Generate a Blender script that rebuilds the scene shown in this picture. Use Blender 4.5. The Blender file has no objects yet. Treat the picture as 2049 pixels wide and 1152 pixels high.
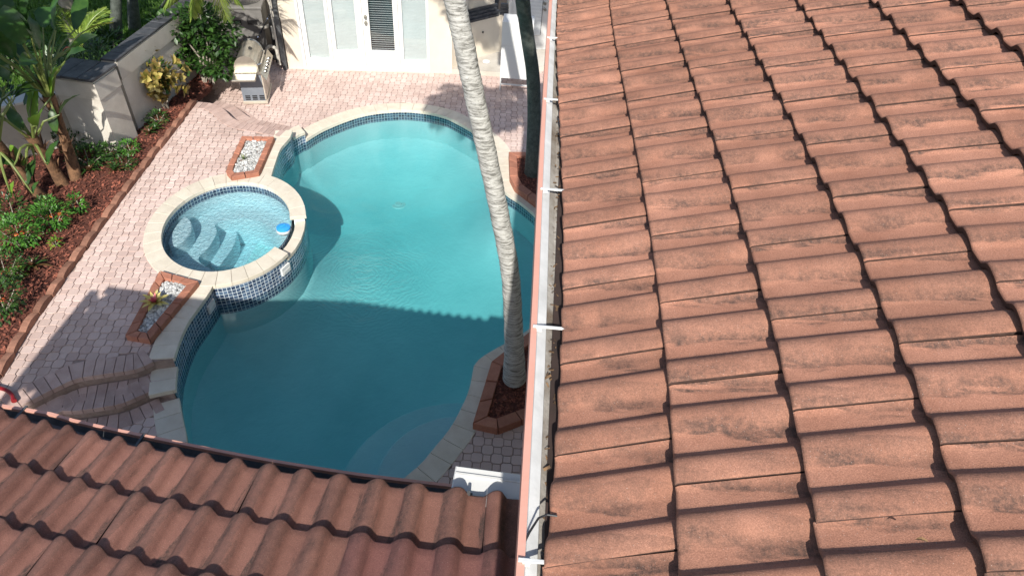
import bpy, math, random
import numpy as np
from mathutils import Matrix, Vector, noise

rnd = random.Random(7)
PI = math.pi
scn = bpy.context.scene
COL = scn.collection

# ------------------------------------------------------------------ camera, sky, sun, exposure
H = 6.6                                    # camera height over the lower deck, metres
F_PX, CX, CY = 1374.157, 1024.5, 576.0     # focal length and centre in photograph pixels
RW = np.array([[0.9958973270129788, -0.08878127854788012, 0.01750424599369395],
               [0.07242909353714554, 0.6661092308458831, -0.7423291177040635],
               [0.05424518833768996, 0.7405514007557543, 0.6698067500263779]])
CAM = np.array([0.0, 0.0, H])
cd = bpy.data.cameras.new('camera')
cam = bpy.data.objects.new('camera', cd)
COL.objects.link(cam)
cd.sensor_width = 36.0
cd.lens = 36.0 * F_PX / 2049.0
cd.clip_start, cd.clip_end = 0.05, 800.0
M = Matrix.Identity(4)
for i in range(3):
    for j in range(3):
        M[i][j] = RW[i][j]
M[2][3] = H
cam.matrix_world = M
scn.camera = cam

SUN = Vector((0.055, -1.22, 1.0)).normalized()      # towards the sun
elev = math.asin(SUN.z)
azim = math.atan2(SUN.x, SUN.y)
w = bpy.data.worlds.new('World')
scn.world = w
w.use_nodes = True
nt = w.node_tree
sky = nt.nodes.new('ShaderNodeTexSky')
sky.sky_type = 'NISHITA'
sky.sun_disc = False
sky.sun_elevation = elev
sky.sun_rotation = azim
sky.dust_density = 1.2
bg = nt.nodes['Background']
bg.inputs['Strength'].default_value = 0.115
nt.links.new(sky.outputs[0], bg.inputs[0])
sl = bpy.data.lights.new('sun', 'SUN')
sl.energy = 4.6
sl.angle = math.radians(0.55)
sl.color = (1.0, 0.955, 0.88)
so = bpy.data.objects.new('sun', sl)
so.rotation_euler = SUN.to_track_quat('Z', 'Y').to_euler()
so.location = (0, -20, 30)
COL.objects.link(so)
scn.view_settings.view_transform = 'Standard'
scn.view_settings.look = 'None'
scn.view_settings.gamma = 1.0
scn.view_settings.use_curve_mapping = False
scn.view_settings.exposure = 0.42
scn.cycles.max_bounces = 10
scn.cycles.transparent_max_bounces = 16
scn.cycles.sample_clamp_indirect = 6.0


# ------------------------------------------------------------------ surveying: sight lines of the photograph
def ray(px, py):
    v = np.array([px - CX, -(py - CY), -F_PX])
    v /= np.linalg.norm(v)
    return RW @ v


def gp(px, py, z=0.0):                      # point of a horizontal plane
    r = ray(px, py)
    t = (z - H) / r[2]
    return np.array([r[0] * t, r[1] * t, z])


def on_plane(px, py, o, n):
    r = ray(px, py)
    t = ((np.array(o) - CAM) @ np.array(n)) / (r @ np.array(n))
    return CAM + r * t


def near(px, py, x, y):                     # point of the sight line closest to the vertical over (x, y)
    r = ray(px, py)
    t = (r[0] * x + r[1] * y) / (r[0] ** 2 + r[1] ** 2)
    return CAM + r * t


def gps(l, z=0.0):
    return [gp(a, b, z) for a, b in l]


# ------------------------------------------------------------------ materials
def new_mat(name):
    m = bpy.data.materials.new(name)
    m.use_nodes = True
    n = m.node_tree
    return m, n, n.nodes['Principled BSDF']


def N(n, t, **kw):
    x = n.nodes.new(t)
    for k, v in kw.items():
        setattr(x, k, v)
    return x


def noise_n(n, co, scale, detail=4, rough=0.55, dist=0.0):
    x = N(n, 'ShaderNodeTexNoise')
    x.inputs['Scale'].default_value = scale
    x.inputs['Detail'].default_value = detail
    x.inputs['Roughness'].default_value = rough
    x.inputs['Distortion'].default_value = dist
    if co is not None:
        n.links.new(co, x.inputs['Vector'])
    return x.outputs['Fac']


def ramp(n, fac, stops):
    r = N(n, 'ShaderNodeValToRGB')
    e = r.color_ramp.elements
    while len(e) < len(stops):
        e.new(0.5)
    for k, (p, c) in enumerate(stops):
        e[k].position = p
        e[k].color = (*c, 1) if len(c) == 3 else c
    n.links.new(fac, r.inputs[0])
    return r.outputs[0]


def mixc(n, fac, a, b, mode='MIX'):
    x = N(n, 'ShaderNodeMix', data_type='RGBA', blend_type=mode)
    for s, v in ((0, fac), (6, a), (7, b)):
        if hasattr(v, 'links'):
            n.links.new(v, x.inputs[s])
        elif s == 0:
            x.inputs[s].default_value = v
        else:
            x.inputs[s].default_value = (*v, 1)
    return x.outputs[2]


def math_n(n, op, a, b=0.0):
    x = N(n, 'ShaderNodeMath', operation=op)
    for s, v in ((0, a), (1, b)):
        if hasattr(v, 'links'):
            n.links.new(v, x.inputs[s])
        else:
            x.inputs[s].default_value = v
    return x.outputs[0]


def bump(n, b, h, strength=0.3, dist=0.01):
    x = N(n, 'ShaderNodeBump')
    x.inputs['Strength'].default_value = strength
    x.inputs['Distance'].default_value = dist
    n.links.new(h, x.inputs['Height'])
    n.links.new(x.outputs[0], b.inputs['Normal'])


def mat(name, c1, c2=None, scale=6.0, rough=0.7, bumps=0.0, bscale=60.0, rand=0.0, metallic=0.0, spec=0.5, fine=0.0, sub=None, detail=5, coord='Object'):
    """two-tone mottled surface, optional fine grain, relief and per-object variation"""
    m, n, b = new_mat(name)
    tc = N(n, 'ShaderNodeTexCoord').outputs[coord]
    oi = N(n, 'ShaderNodeObjectInfo')
    if rand:
        add = N(n, 'ShaderNodeVectorMath', operation='ADD')
        mul = N(n, 'ShaderNodeVectorMath', operation='MULTIPLY')
        comb = N(n, 'ShaderNodeCombineXYZ')
        for k in range(3):
            n.links.new(oi.outputs['Random'], comb.inputs[k])
        mul.inputs[1].default_value = (37.0, 91.0, 53.0)
        n.links.new(comb.outputs[0], mul.inputs[0])
        n.links.new(tc, add.inputs[0])
        n.links.new(mul.outputs[0], add.inputs[1])
        tc = add.outputs[0]
    c2 = c2 or c1
    f = noise_n(n, tc, scale, detail, 0.6)
    col = ramp(n, f, [(0.32, c1), (0.68, c2)])
    if fine:
        g = noise_n(n, tc, bscale * 2.5, 2, 0.7)
        gc = ramp(n, g, [(0.3, (1 - fine,) * 3), (0.7, (1 + fine,) * 3)])
        col = mixc(n, 1.0, col, gc, 'MULTIPLY')
    if rand:
        hsv = N(n, 'ShaderNodeHueSaturation')
        v = math_n(n, 'MULTIPLY_ADD', oi.outputs['Random'], rand)
        v.node.inputs[2].default_value = 1 - rand / 2
        n.links.new(v, hsv.inputs['Value'])
        n.links.new(col, hsv.inputs['Color'])
        col = hsv.outputs[0]
    n.links.new(col, b.inputs['Base Color'])
    b.inputs['Roughness'].default_value = rough
    b.inputs['Metallic'].default_value = metallic
    b.inputs['Specular IOR Level'].default_value = spec
    if sub:
        b.inputs['Subsurface Weight'].default_value = 0
    if bumps:
        bump(n, b, noise_n(n, tc, bscale, 4, 0.65), bumps, 0.01)
    return m


def leaf_mat(name, c1, c2, scale=9.0, rough=0.45, rand=0.5, trans=0.25, edge=None):
    m, n, b = new_mat(name)
    tc = N(n, 'ShaderNodeTexCoord').outputs['Object']
    geo = N(n, 'ShaderNodeNewGeometry')
    oi = N(n, 'ShaderNodeObjectInfo')
    f = noise_n(n, tc, scale, 3)
    col = ramp(n, f, [(0.35, c1), (0.65, c2)])
    hsv = N(n, 'ShaderNodeHueSaturation')
    r = math_n(n, 'ADD', geo.outputs['Random Per Island'], oi.outputs['Random'])
    r = math_n(n, 'FRACT', r)
    v = math_n(n, 'MULTIPLY_ADD', r, rand)
    v.node.inputs[2].default_value = 1 - rand / 2
    n.links.new(v, hsv.inputs['Value'])
    n.links.new(col, hsv.inputs['Color'])
    n.links.new(hsv.outputs[0], b.inputs['Base Color'])
    b.inputs['Roughness'].default_value = rough
    tr = N(n, 'ShaderNodeBsdfTranslucent')
    n.links.new(hsv.outputs[0], tr.inputs[0])
    mx = N(n, 'ShaderNodeMixShader')
    mx.inputs[0].default_value = trans
    n.links.new(b.outputs[0], mx.inputs[1])
    n.links.new(tr.outputs[0], mx.inputs[2])
    n.links.new(mx.outputs[0], n.nodes['Material Output'].inputs[0])
    return m


def tile_mat(name, c_a, c_b, stain, amount):
    """sand-finished concrete roof tile: salmon slurry, algae streaks that run down the slope, bright grit"""
    m, n, b = new_mat(name)
    tc = N(n, 'ShaderNodeTexCoord').outputs['Object']
    oi = N(n, 'ShaderNodeObjectInfo')
    comb = N(n, 'ShaderNodeCombineXYZ')
    for k in range(3):
        n.links.new(oi.outputs['Random'], comb.inputs[k])
    mul = N(n, 'ShaderNodeVectorMath', operation='MULTIPLY')
    mul.inputs[1].default_value = (41.0, 73.0, 29.0)
    add = N(n, 'ShaderNodeVectorMath', operation='ADD')
    n.links.new(comb.outputs[0], mul.inputs[0])
    n.links.new(tc, add.inputs[0])
    n.links.new(mul.outputs[0], add.inputs[1])
    st = N(n, 'ShaderNodeVectorMath', operation='MULTIPLY')
    st.inputs[1].default_value = (4.2, 26.0, 5.0)
    n.links.new(add.outputs[0], st.inputs[0])
    big = noise_n(n, add.outputs[0], 5.0, 3)
    col = ramp(n, big, [(0.3, c_a), (0.7, c_b)])
    s1 = noise_n(n, st.outputs[0], 1.0, 5, 0.62, 0.35)
    geo = N(n, 'ShaderNodeNewGeometry')
    sep = N(n, 'ShaderNodeSeparateXYZ')
    n.links.new(tc, sep.inputs[0])
    # algae greys the upper flank of each barrel and ends in an irregular darker line below its crest
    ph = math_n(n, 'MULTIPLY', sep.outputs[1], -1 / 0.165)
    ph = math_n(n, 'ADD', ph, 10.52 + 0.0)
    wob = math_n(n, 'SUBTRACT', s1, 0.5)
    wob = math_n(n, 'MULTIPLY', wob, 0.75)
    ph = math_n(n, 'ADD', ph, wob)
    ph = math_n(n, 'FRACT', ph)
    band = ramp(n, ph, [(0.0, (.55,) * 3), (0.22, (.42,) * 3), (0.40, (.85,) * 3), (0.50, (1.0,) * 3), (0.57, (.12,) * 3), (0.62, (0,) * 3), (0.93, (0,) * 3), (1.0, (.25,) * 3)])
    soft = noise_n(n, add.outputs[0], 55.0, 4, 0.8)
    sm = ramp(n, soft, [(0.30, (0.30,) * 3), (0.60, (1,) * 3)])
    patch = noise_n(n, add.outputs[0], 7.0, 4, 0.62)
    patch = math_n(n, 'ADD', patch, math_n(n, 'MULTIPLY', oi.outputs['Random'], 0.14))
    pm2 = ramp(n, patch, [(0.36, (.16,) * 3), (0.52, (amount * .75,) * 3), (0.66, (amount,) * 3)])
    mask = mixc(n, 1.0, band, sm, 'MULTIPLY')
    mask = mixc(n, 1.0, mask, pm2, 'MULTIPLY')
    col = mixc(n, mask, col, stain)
    g = noise_n(n, tc, 260.0, 3, 0.85)
    gc = ramp(n, g, [(0.30, (0.66,) * 3), (0.52, (1.0,) * 3), (0.70, (1.36,) * 3)])
    col = mixc(n, 1.0, col, gc, 'MULTIPLY')
    vo = N(n, 'ShaderNodeTexVoronoi')
    vo.inputs['Scale'].default_value = 90.0
    n.links.new(add.outputs[0], vo.inputs['Vector'])
    sp = ramp(n, vo.outputs['Distance'], [(0.06, (0.5,) * 3), (0.10, (0, 0, 0))])
    col = mixc(n, sp, col, (0.62, 0.55, 0.48))
    hsv = N(n, 'ShaderNodeHueSaturation')
    v = math_n(n, 'MULTIPLY_ADD', oi.outputs['Random'], 0.30)
    v.node.inputs[2].default_value = 0.84
    n.links.new(v, hsv.inputs['Value'])
    n.links.new(col, hsv.inputs['Color'])
    n.links.new(hsv.outputs[0], b.inputs['Base Color'])
    b.inputs['Roughness'].default_value = 0.9
    b.inputs['Specular IOR Level'].default_value = 0.25
    hs = math_n(n, 'ADD', noise_n(n, tc, 320.0, 3, 0.75), math_n(n, 'MULTIPLY', noise_n(n, tc, 25.0, 2), 0.8))
    bump(n, b, hs, 0.45, 0.006)
    return m


def mosaic_mat():
    """small glazed pool tiles in white grout, laid along the wall (uv in metres)"""
    m, n, b = new_mat('blue_mosaic_tile')
    uv = N(n, 'ShaderNodeUVMap').outputs[0]
    br = N(n, 'ShaderNodeTexBrick')
    br.offset = 0.0
    br.squash = 1.0
    br.inputs['Scale'].default_value = 1.0
    br.inputs['Brick Width'].default_value = 0.056
    br.inputs['Row Height'].default_value = 0.056
    br.inputs['Mortar Size'].default_value = 0.004
    br.inputs['Mortar Smooth'].default_value = 0.1
    br.inputs['Bias'].default_value = 0.0
    br.inputs['Color1'].default_value = (0.022, 0.035, 0.075, 1)
    br.inputs['Color2'].default_value = (0.11, 0.17, 0.26, 1)
    br.inputs['Mortar'].default_value = (0.60, 0.65, 0.68, 1)
    n.links.new(uv, br.inputs['Vector'])
    f = noise_n(n, uv, 35.0, 3)
    c = mixc(n, 1.0, br.outputs['Color'], ramp(n, f, [(0.3, (0.6, 0.65, 0.7)), (0.7, (1.3, 1.3, 1.3))]), 'MULTIPLY')
    n.links.new(c, b.inputs['Base Color'])
    b.inputs['Roughness'].default_value = 0.18
    inv = math_n(n, 'SUBTRACT', 1.0, br.outputs['Fac'])
    bump(n, b, inv, 0.5, 0.002)
    return m


def water_mat(name, strength, scale, absorb, dens, ring=False):
    m, n, b = new_mat(name)
    n.nodes.remove(b)
    tr = N(n, 'ShaderNodeBsdfTransparent')
    gl = N(n, 'ShaderNodeBsdfGlossy')
    gl.inputs['Roughness'].default_value = 0.02
    fr = N(n, 'ShaderNodeLayerWeight')
    fr.inputs['Blend'].default_value = 0.5
    mx = N(n, 'ShaderNodeMixShader')
    tc = N(n, 'ShaderNodeTexCoord').outputs['Object']
    h = noise_n(n, tc, scale, 3, 0.55, 0.6)
    pos = N(n, 'ShaderNodeNewGeometry').outputs['Position']
    if ring:
        # rings spreading from the spillway, fading with distance
        sub = N(n, 'ShaderNodeVectorMath', operation='SUBTRACT')
        n.links.new(pos, sub.inputs[0])
        sub.inputs[1].default_value = (-2.35, 7.35, -0.08)
        wob_ = N(n, 'ShaderNodeVectorMath', operation='LENGTH')
        n.links.new(sub.outputs[0], wob_.inputs[0])
        dd_ = math_n(n, 'ADD', wob_.outputs['Value'], math_n(n, 'MULTIPLY', noise_n(n, pos, 2.2, 4), 0.75))
        sn = math_n(n, 'SINE', math_n(n, 'MULTIPLY', dd_, 72.0))
        fall = math_n(n, 'POWER', 2.718, math_n(n, 'MULTIPLY', math_n(n, 'MULTIPLY', wob_.outputs['Value'], wob_.outputs['Value']), -1.1))
        h = math_n(n, 'ADD', math_n(n, 'MULTIPLY', h, 0.45), math_n(n, 'MULTIPLY', math_n(n, 'MULTIPLY', sn, fall), 0.13))
        h = math_n(n, 'ADD', h, math_n(n, 'MULTIPLY', noise_n(n, pos, 11.0, 4, 0.6, 1.0), 0.16))
    bp = N(n, 'ShaderNodeBump')
    bp.inputs['Strength'].default_value = strength
    bp.inputs['Distance'].default_value = 0.05
    n.links.new(h, bp.inputs['Height'])
    n.links.new(bp.outputs[0], gl.inputs['Normal'])
    n.links.new(bp.outputs[0], fr.inputs['Normal'])
    # a tilted facet of the surface lets less light through than one that faces the ray
    tcol = ramp(n, fr.outputs['Facing'], [(0.10, (1.0, 1.0, 1.0)), (0.50, (0.55, 0.64, 0.67))])
    n.links.new(tcol, tr.inputs[0])
    p5 = math_n(n, 'POWER', fr.outputs['Facing'], 5.0)
    p5 = math_n(n, 'MULTIPLY_ADD', p5, 0.97)
    p5.node.inputs[2].default_value = 0.022
    n.links.new(p5, mx.inputs[0])
    n.links.new(tr.outputs[0], mx.inputs[1])
    n.links.new(gl.outputs[0], mx.inputs[2])
    out = n.nodes['Material Output']
    n.links.new(mx.outputs[0], out.inputs['Surface'])
    va = N(n, 'ShaderNodeVolumeAbsorption')
    va.inputs['Color'].default_value = (*absorb, 1)
    va.inputs['Density'].default_value = dens
    n.links.new(va.outputs[0], out.inputs['Volume'])
    return m


MT = {}
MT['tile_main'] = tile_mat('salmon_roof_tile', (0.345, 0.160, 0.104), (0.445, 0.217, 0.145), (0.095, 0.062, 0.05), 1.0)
MT['tile_low'] = tile_mat('brown_roof_tile', (0.225, 0.105, 0.08), (0.310, 0.150, 0.113), (0.075, 0.052, 0.044), 1.0)
MT['tile_purple'] = tile_mat('purple_roof_tile', (0.215, 0.092, 0.080), (0.285, 0.128, 0.108), (0.10, 0.055, 0.05), 0.9)
MT['under'] = mat('roof_underlay', (0.03, 0.02, 0.016), (0.05, 0.03, 0.025), rough=0.95)
MT['stucco'] = mat('cream_stucco', (0.64, 0.565, 0.45), (0.70, 0.63, 0.52), 2.0, 0.85, 0.35, 120)
MT['stucco_grey'] = mat('weathered_stucco', (0.46, 0.42, 0.36), (0.62, 0.58, 0.51), 1.6, 0.9, 0.4, 90, fine=0.12)
MT['white'] = mat('white_paint', (0.68, 0.68, 0.66), (0.72, 0.72, 0.70), 3.0, 0.45)
MT['offwhite'] = mat('grey_white_paint', (0.60, 0.60, 0.58), (0.66, 0.66, 0.64), 3.0, 0.5)
MT['blind'] = mat('white_blind', (0.72, 0.75, 0.75), (0.78, 0.81, 0.81), 3.0, 0.5)
MT['pink'] = mat('salmon_trim_paint', (0.62, 0.31, 0.23), (0.68, 0.36, 0.28), 4.0, 0.6, 0.1, 80)
MT['gutter_floor'] = mat('gutter_floor', (0.16, 0.12, 0.085), (0.50, 0.48, 0.44), 5.0, 0.8, 0.3, 60, fine=0.1)
MT['gutter_white'] = mat('gutter_white_metal', (0.55, 0.55, 0.53), (0.74, 0.74, 0.72), 9.0, 0.5, 0.1, 60)
MT['gutter_dark'] = mat('dark_gutter_metal', (0.055, 0.058, 0.06), (0.12, 0.125, 0.13), 12.0, 0.45, 0.1, 60)
MT['brown_trim'] = mat('brown_trim', (0.16, 0.075, 0.055), (0.22, 0.11, 0.08), 8.0, 0.7)
MT['grout'] = mat('deck_joint_sand', (0.27, 0.195, 0.165), (0.38, 0.29, 0.25), 20.0, 0.95, 0.3, 120)
MT['brick'] = mat('terracotta_edging', (0.20, 0.095, 0.062), (0.36, 0.175, 0.115), 9.0, 0.85, 0.5, 60, rand=0.45, fine=0.15)
MT['brick_red'] = mat('red_planter_brick', (0.34, 0.135, 0.085), (0.44, 0.19, 0.12), 9.0, 0.85, 0.5, 60, rand=0.35, fine=0.15)
MT['stepbrick'] = mat('pink_step_brick', (0.42, 0.29, 0.25), (0.54, 0.40, 0.35), 6.0, 0.9, 0.4, 90, rand=0.25, fine=0.12)
MT['coping'] = mat('cream_coping', (0.60, 0.535, 0.43), (0.70, 0.64, 0.53), 5.0, 0.85, 0.35, 90, rand=0.08, fine=0.08)
MT['plaster'] = mat('pool_plaster', (0.45, 0.68, 0.68), (0.62, 0.82, 0.81), 0.55, 0.85, 0.2, 6, detail=8, coord='Object')
MT['spa_plaster'] = mat('spa_plaster', (0.56, 0.72, 0.76), (0.68, 0.82, 0.85), 9.0, 0.8, 0.2, 30)
MT['mosaic'] = mosaic_mat()
MT['mulch'] = mat('red_mulch', (0.055, 0.018, 0.012), (0.16, 0.05, 0.03), 40.0, 0.95, 1.0, 90, fine=0.3)
MT['chip'] = leaf_mat('mulch_chip', (0.10, 0.03, 0.02), (0.26, 0.085, 0.05), 30.0, 0.9, 1.2, 0.0)
MT['soil'] = mat('dark_soil', (0.03, 0.022, 0.016), (0.07, 0.05, 0.035), 20.0, 0.95, 0.8, 60)
MT['lawn'] = mat('lawn_ground', (0.045, 0.10, 0.012), (0.09, 0.17, 0.025), 3.0, 0.9, 0.9, 70, fine=0.3)
MT['grass'] = leaf_mat('grass_blade', (0.06, 0.15, 0.015), (0.13, 0.26, 0.03), 2.0, 0.6, 0.7, 0.3)
MT['steel'] = mat('brushed_steel', (0.36, 0.34, 0.29), (0.50, 0.47, 0.41), 5.0, 0.30, 0.05, 60, metallic=0.75)
MT['grey_panel'] = mat('grey_painted_panel', (0.17, 0.19, 0.22), (0.21, 0.235, 0.27), 3.0, 0.5)
MT['beige_panel'] = mat('beige_steel_door', (0.50, 0.44, 0.36), (0.60, 0.54, 0.45), 3.0, 0.4, metallic=0.2)
MT['black'] = mat('black_plastic', (0.012, 0.012, 0.013), (0.025, 0.025, 0.026), 8.0, 0.4)
MT['chrome'] = mat('chrome', (0.75, 0.75, 0.75), (0.8, 0.8, 0.8), 3.0, 0.15, metallic=1.0)
MT['pvc'] = mat('pvc_pipe', (0.55, 0.52, 0.45), (0.66, 0.63, 0.56), 8.0, 0.5)
MT['ac'] = mat('condenser_paint', (0.14, 0.135, 0.125), (0.20, 0.19, 0.18), 6.0, 0.6, 0.1)
MT['slate'] = mat('slate_coping', (0.028, 0.029, 0.033), (0.085, 0.088, 0.095), 7.0, 0.55, 0.6, 30, rand=0.4, fine=0.15)
MT['pebble'] = leaf_mat('white_pebble', (0.34, 0.34, 0.33), (0.58, 0.58, 0.56), 20.0, 0.6, 0.8, 0.0)
MT['floater'] = mat('blue_float', (0.03, 0.30, 0.72), (0.05, 0.36, 0.78), 5.0, 0.35)
MT['red_hose'] = mat('red_hose', (0.20, 0.006, 0.01), (0.26, 0.012, 0.015), 5.0, 0.3)
MT['dry'] = leaf_mat('gutter_litter', (0.05, 0.03, 0.018), (0.20, 0.12, 0.06), 30.0, 0.9, 0.8, 0.0)
MT['dirt_leaf'] = mat('dry_leaf', (0.16, 0.09, 0.04), (0.25, 0.15, 0.07), 5.0, 0.9)
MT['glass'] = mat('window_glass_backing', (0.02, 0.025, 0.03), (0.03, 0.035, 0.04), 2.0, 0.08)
MT['husk'] = mat('brown_husk', (0.07, 0.036, 0.018), (0.24, 0.125, 0.062), 9.0, 0.9, 0.8, 25, fine=0.25)
MT['stemwood'] = mat('grey_stem', (0.22, 0.19, 0.15), (0.38, 0.34, 0.28), 9.0, 0.85, 0.5, 40)
MT['darktrunk'] = mat('dark_palm_bark', (0.05, 0.06, 0.05), (0.10, 0.115, 0.10), 14.0, 0.9, 0.8, 40, fine=0.35)


def pane_mat():
    m, n, b = new_mat('door_pane')
    n.nodes.remove(b)
    tr = N(n, 'ShaderNodeBsdfTransparent')
    tr.inputs[0].default_value = (0.98, 1.0, 1.0, 1)
    gl = N(n, 'ShaderNodeBsdfGlossy')
    gl.inputs['Roughness'].default_value = 0.03
    fr = N(n, 'ShaderNodeLayerWeight')
    mx = N(n, 'ShaderNodeMixShader')
    p5 = math_n(n, 'POWER', fr.outputs['Facing'], 5.0)
    p5 = math_n(n, 'MULTIPLY_ADD', p5, 0.9)
    p5.node.inputs[2].default_value = 0.05
    n.links.new(p5, mx.inputs[0])
    n.links.new(tr.outputs[0], mx.inputs[1])
    n.links.new(gl.outputs[0], mx.inputs[2])
    n.links.new(mx.outputs[0], n.nodes['Material Output'].inputs[0])
    return m


MT['pane'] = pane_mat()


def paver_mat():
    m, n, b = new_mat('pink_paver')
    tc = N(n, 'ShaderNodeTexCoord').outputs['Object']
    geo = N(n, 'ShaderNodeNewGeometry')
    oi = N(n, 'ShaderNodeObjectInfo')
    r = math_n(n, 'FRACT', math_n(n, 'ADD', geo.outputs['Random Per Island'], oi.outputs['Random']))
    base = ramp(n, r, [(0.0, (0.53, 0.395, 0.35)), (0.5, (0.59, 0.455, 0.405)), (1.0, (0.65, 0.51, 0.46))])
    f = noise_n(n, tc, 0.0, 0)
    pos = geo.outputs['Position']
    lg = noise_n(n, pos, 1.1, 5, 0.6)
    c = mixc(n, 1.0, base, ramp(n, lg, [(0.3, (0.86, 0.85, 0.84)), (0.7, (1.1, 1.1, 1.1))]), 'MULTIPLY')
    fg = noise_n(n, pos, 160.0, 3, 0.8)
    c = mixc(n, 1.0, c, ramp(n, fg, [(0.3, (0.84,) * 3), (0.7, (1.14,) * 3)]), 'MULTIPLY')
    n.links.new(c, b.inputs['Base Color'])
    b.inputs['Roughness'].default_value = 0.88
    b.inputs['Specular IOR Level'].default_value = 0.3
    bump(n, b, noise_n(n, pos, 130.0, 3, 0.7), 0.3, 0.004)
    return m


MT['paver'] = paver_mat()


def palm_bark():
    """pale ringed royal-palm bark: rings across the trunk (uv.y in metres along it), lichen patches"""
    m, n, b = new_mat('pale_palm_bark')
    uv = N(n, 'ShaderNodeUVMap').outputs[0]
    tc = N(n, 'ShaderNodeTexCoord').outputs['Object']
    sc = N(n, 'ShaderNodeVectorMath', operation='MULTIPLY')
    sc.inputs[1].default_value = (2.2, 46.0, 1.0)
    n.links.new(uv, sc.inputs[0])
    f = noise_n(n, sc.outputs[0], 1.0, 6, 0.74, 0.5)
    c = ramp(n, f, [(0.37, (0.13, 0.125, 0.11)), (0.46, (0.32, 0.315, 0.29)), (0.54, (0.55, 0.545, 0.51)), (0.7, (0.64, 0.635, 0.61))])
    pz = noise_n(n, tc, 16.0, 4, 0.7)
    c = mixc(n, ramp(n, pz, [(0.58, (0, 0, 0)), (0.68, (0.5,) * 3)]), c, (0.60, 0.60, 0.55))
    dk = noise_n(n, tc, 45.0, 3, 0.7)
    c = mixc(n, ramp(n, dk, [(0.60, (0, 0, 0)), (0.68, (0.6,) * 3)]), c, (0.14, 0.13, 0.10))
    n.links.new(c, b.inputs['Base Color'])
    b.inputs['Roughness'].default_value = 0.9
    bump(n, b, f, 0.6, 0.012)
    return m


MT['palm_bark'] = palm_bark()
MT['leaf_big'] = leaf_mat('paradise_leaf', (0.025, 0.075, 0.016), (0.055, 0.13, 0.028), 5.0, 0.32, 0.5, 0.25)
MT['leaf_lime'] = leaf_mat('lime_leaf', (0.14, 0.30, 0.03), (0.22, 0.38, 0.05), 5.0, 0.35, 0.3, 0.35)
MT['leaf_yellow'] = leaf_mat('yellowing_leaf', (0.28, 0.34, 0.05), (0.45, 0.42, 0.09), 5.0, 0.4, 0.3, 0.35)
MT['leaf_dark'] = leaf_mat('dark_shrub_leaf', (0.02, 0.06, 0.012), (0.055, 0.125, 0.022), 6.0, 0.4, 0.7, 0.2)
MT['leaf_frond'] = leaf_mat('palm_frond_leaf', (0.15, 0.25, 0.035), (0.30, 0.38, 0.07), 6.0, 0.4, 0.5, 0.3)
MT['leaf_frond_dark'] = leaf_mat('dark_frond_leaf', (0.05, 0.11, 0.02), (0.10, 0.19, 0.035), 6.0, 0.45, 0.5, 0.25)
MT['croton'] = leaf_mat('croton_leaf', (0.10, 0.13, 0.02), (0.23, 0.15, 0.045), 14.0, 0.35, 0.7, 0.2)
MT['croton_y'] = leaf_mat('croton_leaf_pale', (0.42, 0.33, 0.09), (0.50, 0.42, 0.14), 14.0, 0.35, 0.4, 0.2)
MT['leaf_ixora'] = leaf_mat('ixora_leaf', (0.05, 0.16, 0.02), (0.11, 0.28, 0.04), 9.0, 0.4, 0.6, 0.25)
MT['flower_red'] = leaf_mat('red_petal', (0.50, 0.02, 0.03), (0.62, 0.05, 0.06), 9.0, 0.5, 0.3, 0.2)
MT['flower_orange'] = leaf_mat('orange_petal', (0.65, 0.11, 0.03), (0.75, 0.20, 0.06), 9.0, 0.5, 0.3, 0.2)
MT['brom_y'] = leaf_mat('bromeliad_yellow', (0.62, 0.52, 0.14), (0.72, 0.64, 0.26), 9.0, 0.35, 0.3, 0.2)
MT['brom_pink'] = leaf_mat('bromeliad_pink', (0.62, 0.09, 0.14), (0.68, 0.20, 0.20), 9.0, 0.35, 0.3, 0.2)
MT['brom_red'] = leaf_mat('dark_red_bromeliad', (0.10, 0.035, 0.02), (0.16, 0.10, 0.04), 9.0, 0.4, 0.5, 0.15)
MT['petiole'] = mat('green_petiole', (0.10, 0.15, 0.03), (0.19, 0.22, 0.06), 6.0, 0.5)


# ------------------------------------------------------------------ object helpers
def thing(name, label, cat, loc=(0, 0, 0), group=None):
    o = bpy.data.objects.new(name, None)
    COL.objects.link(o)
    o.location = loc
    o['label'] = label
    o['category'] = cat
    if group:
        o['group'] = group
    o.empty_display_size = 0.1
    return o


def wloc(o):
    l = Vector(o.location)
    return l + wloc(o.parent) if o.parent else l


def link(o, parent=None, kind=None):
    COL.objects.link(o)
    if parent is not None:
        o.parent = parent
    if kind:
        o['kind'] = kind
    return o


def mesh(name, verts, faces, m, parent=None, kind=None, smooth=False, uvs=None, pivot=None, mats=None, fm=None):
    """one object; verts in world coordinates, the origin put at pivot (default: the middle of the bounds)"""
    v = np.asarray(verts, dtype=float).reshape(-1, 3)
    pv = np.array(pivot) if pivot is not None else (v.min(0) + v.max(0)) / 2
    me = bpy.data.meshes.new(name)
    me.from_pydata([tuple(x) for x in (v - pv)], [], [tuple(int(i) for i in f) for f in faces])
    for mm in ([MT[m]] if isinstance(m, str) else [MT[x] for x in m]):
        me.materials.append(mm)
    if fm is not None:
        me.polygons.foreach_set('material_index', np.array(fm, dtype=np.int32))
    if uvs is not None:
        ul = me.uv_layers.new(name='UVMap')
        ul.data.foreach_set('uv', np.asarray(uvs, dtype=np.float32).ravel())
    if smooth:
        me.polygons.foreach_set('use_smooth', [True] * len(me.polygons))
    me.update()
    o = bpy.data.objects.new(name, me)
    pl = np.array(wloc(parent)) if parent is not None else np.zeros(3)
    o.location = pv - pl
    return link(o, parent, kind)


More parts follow.
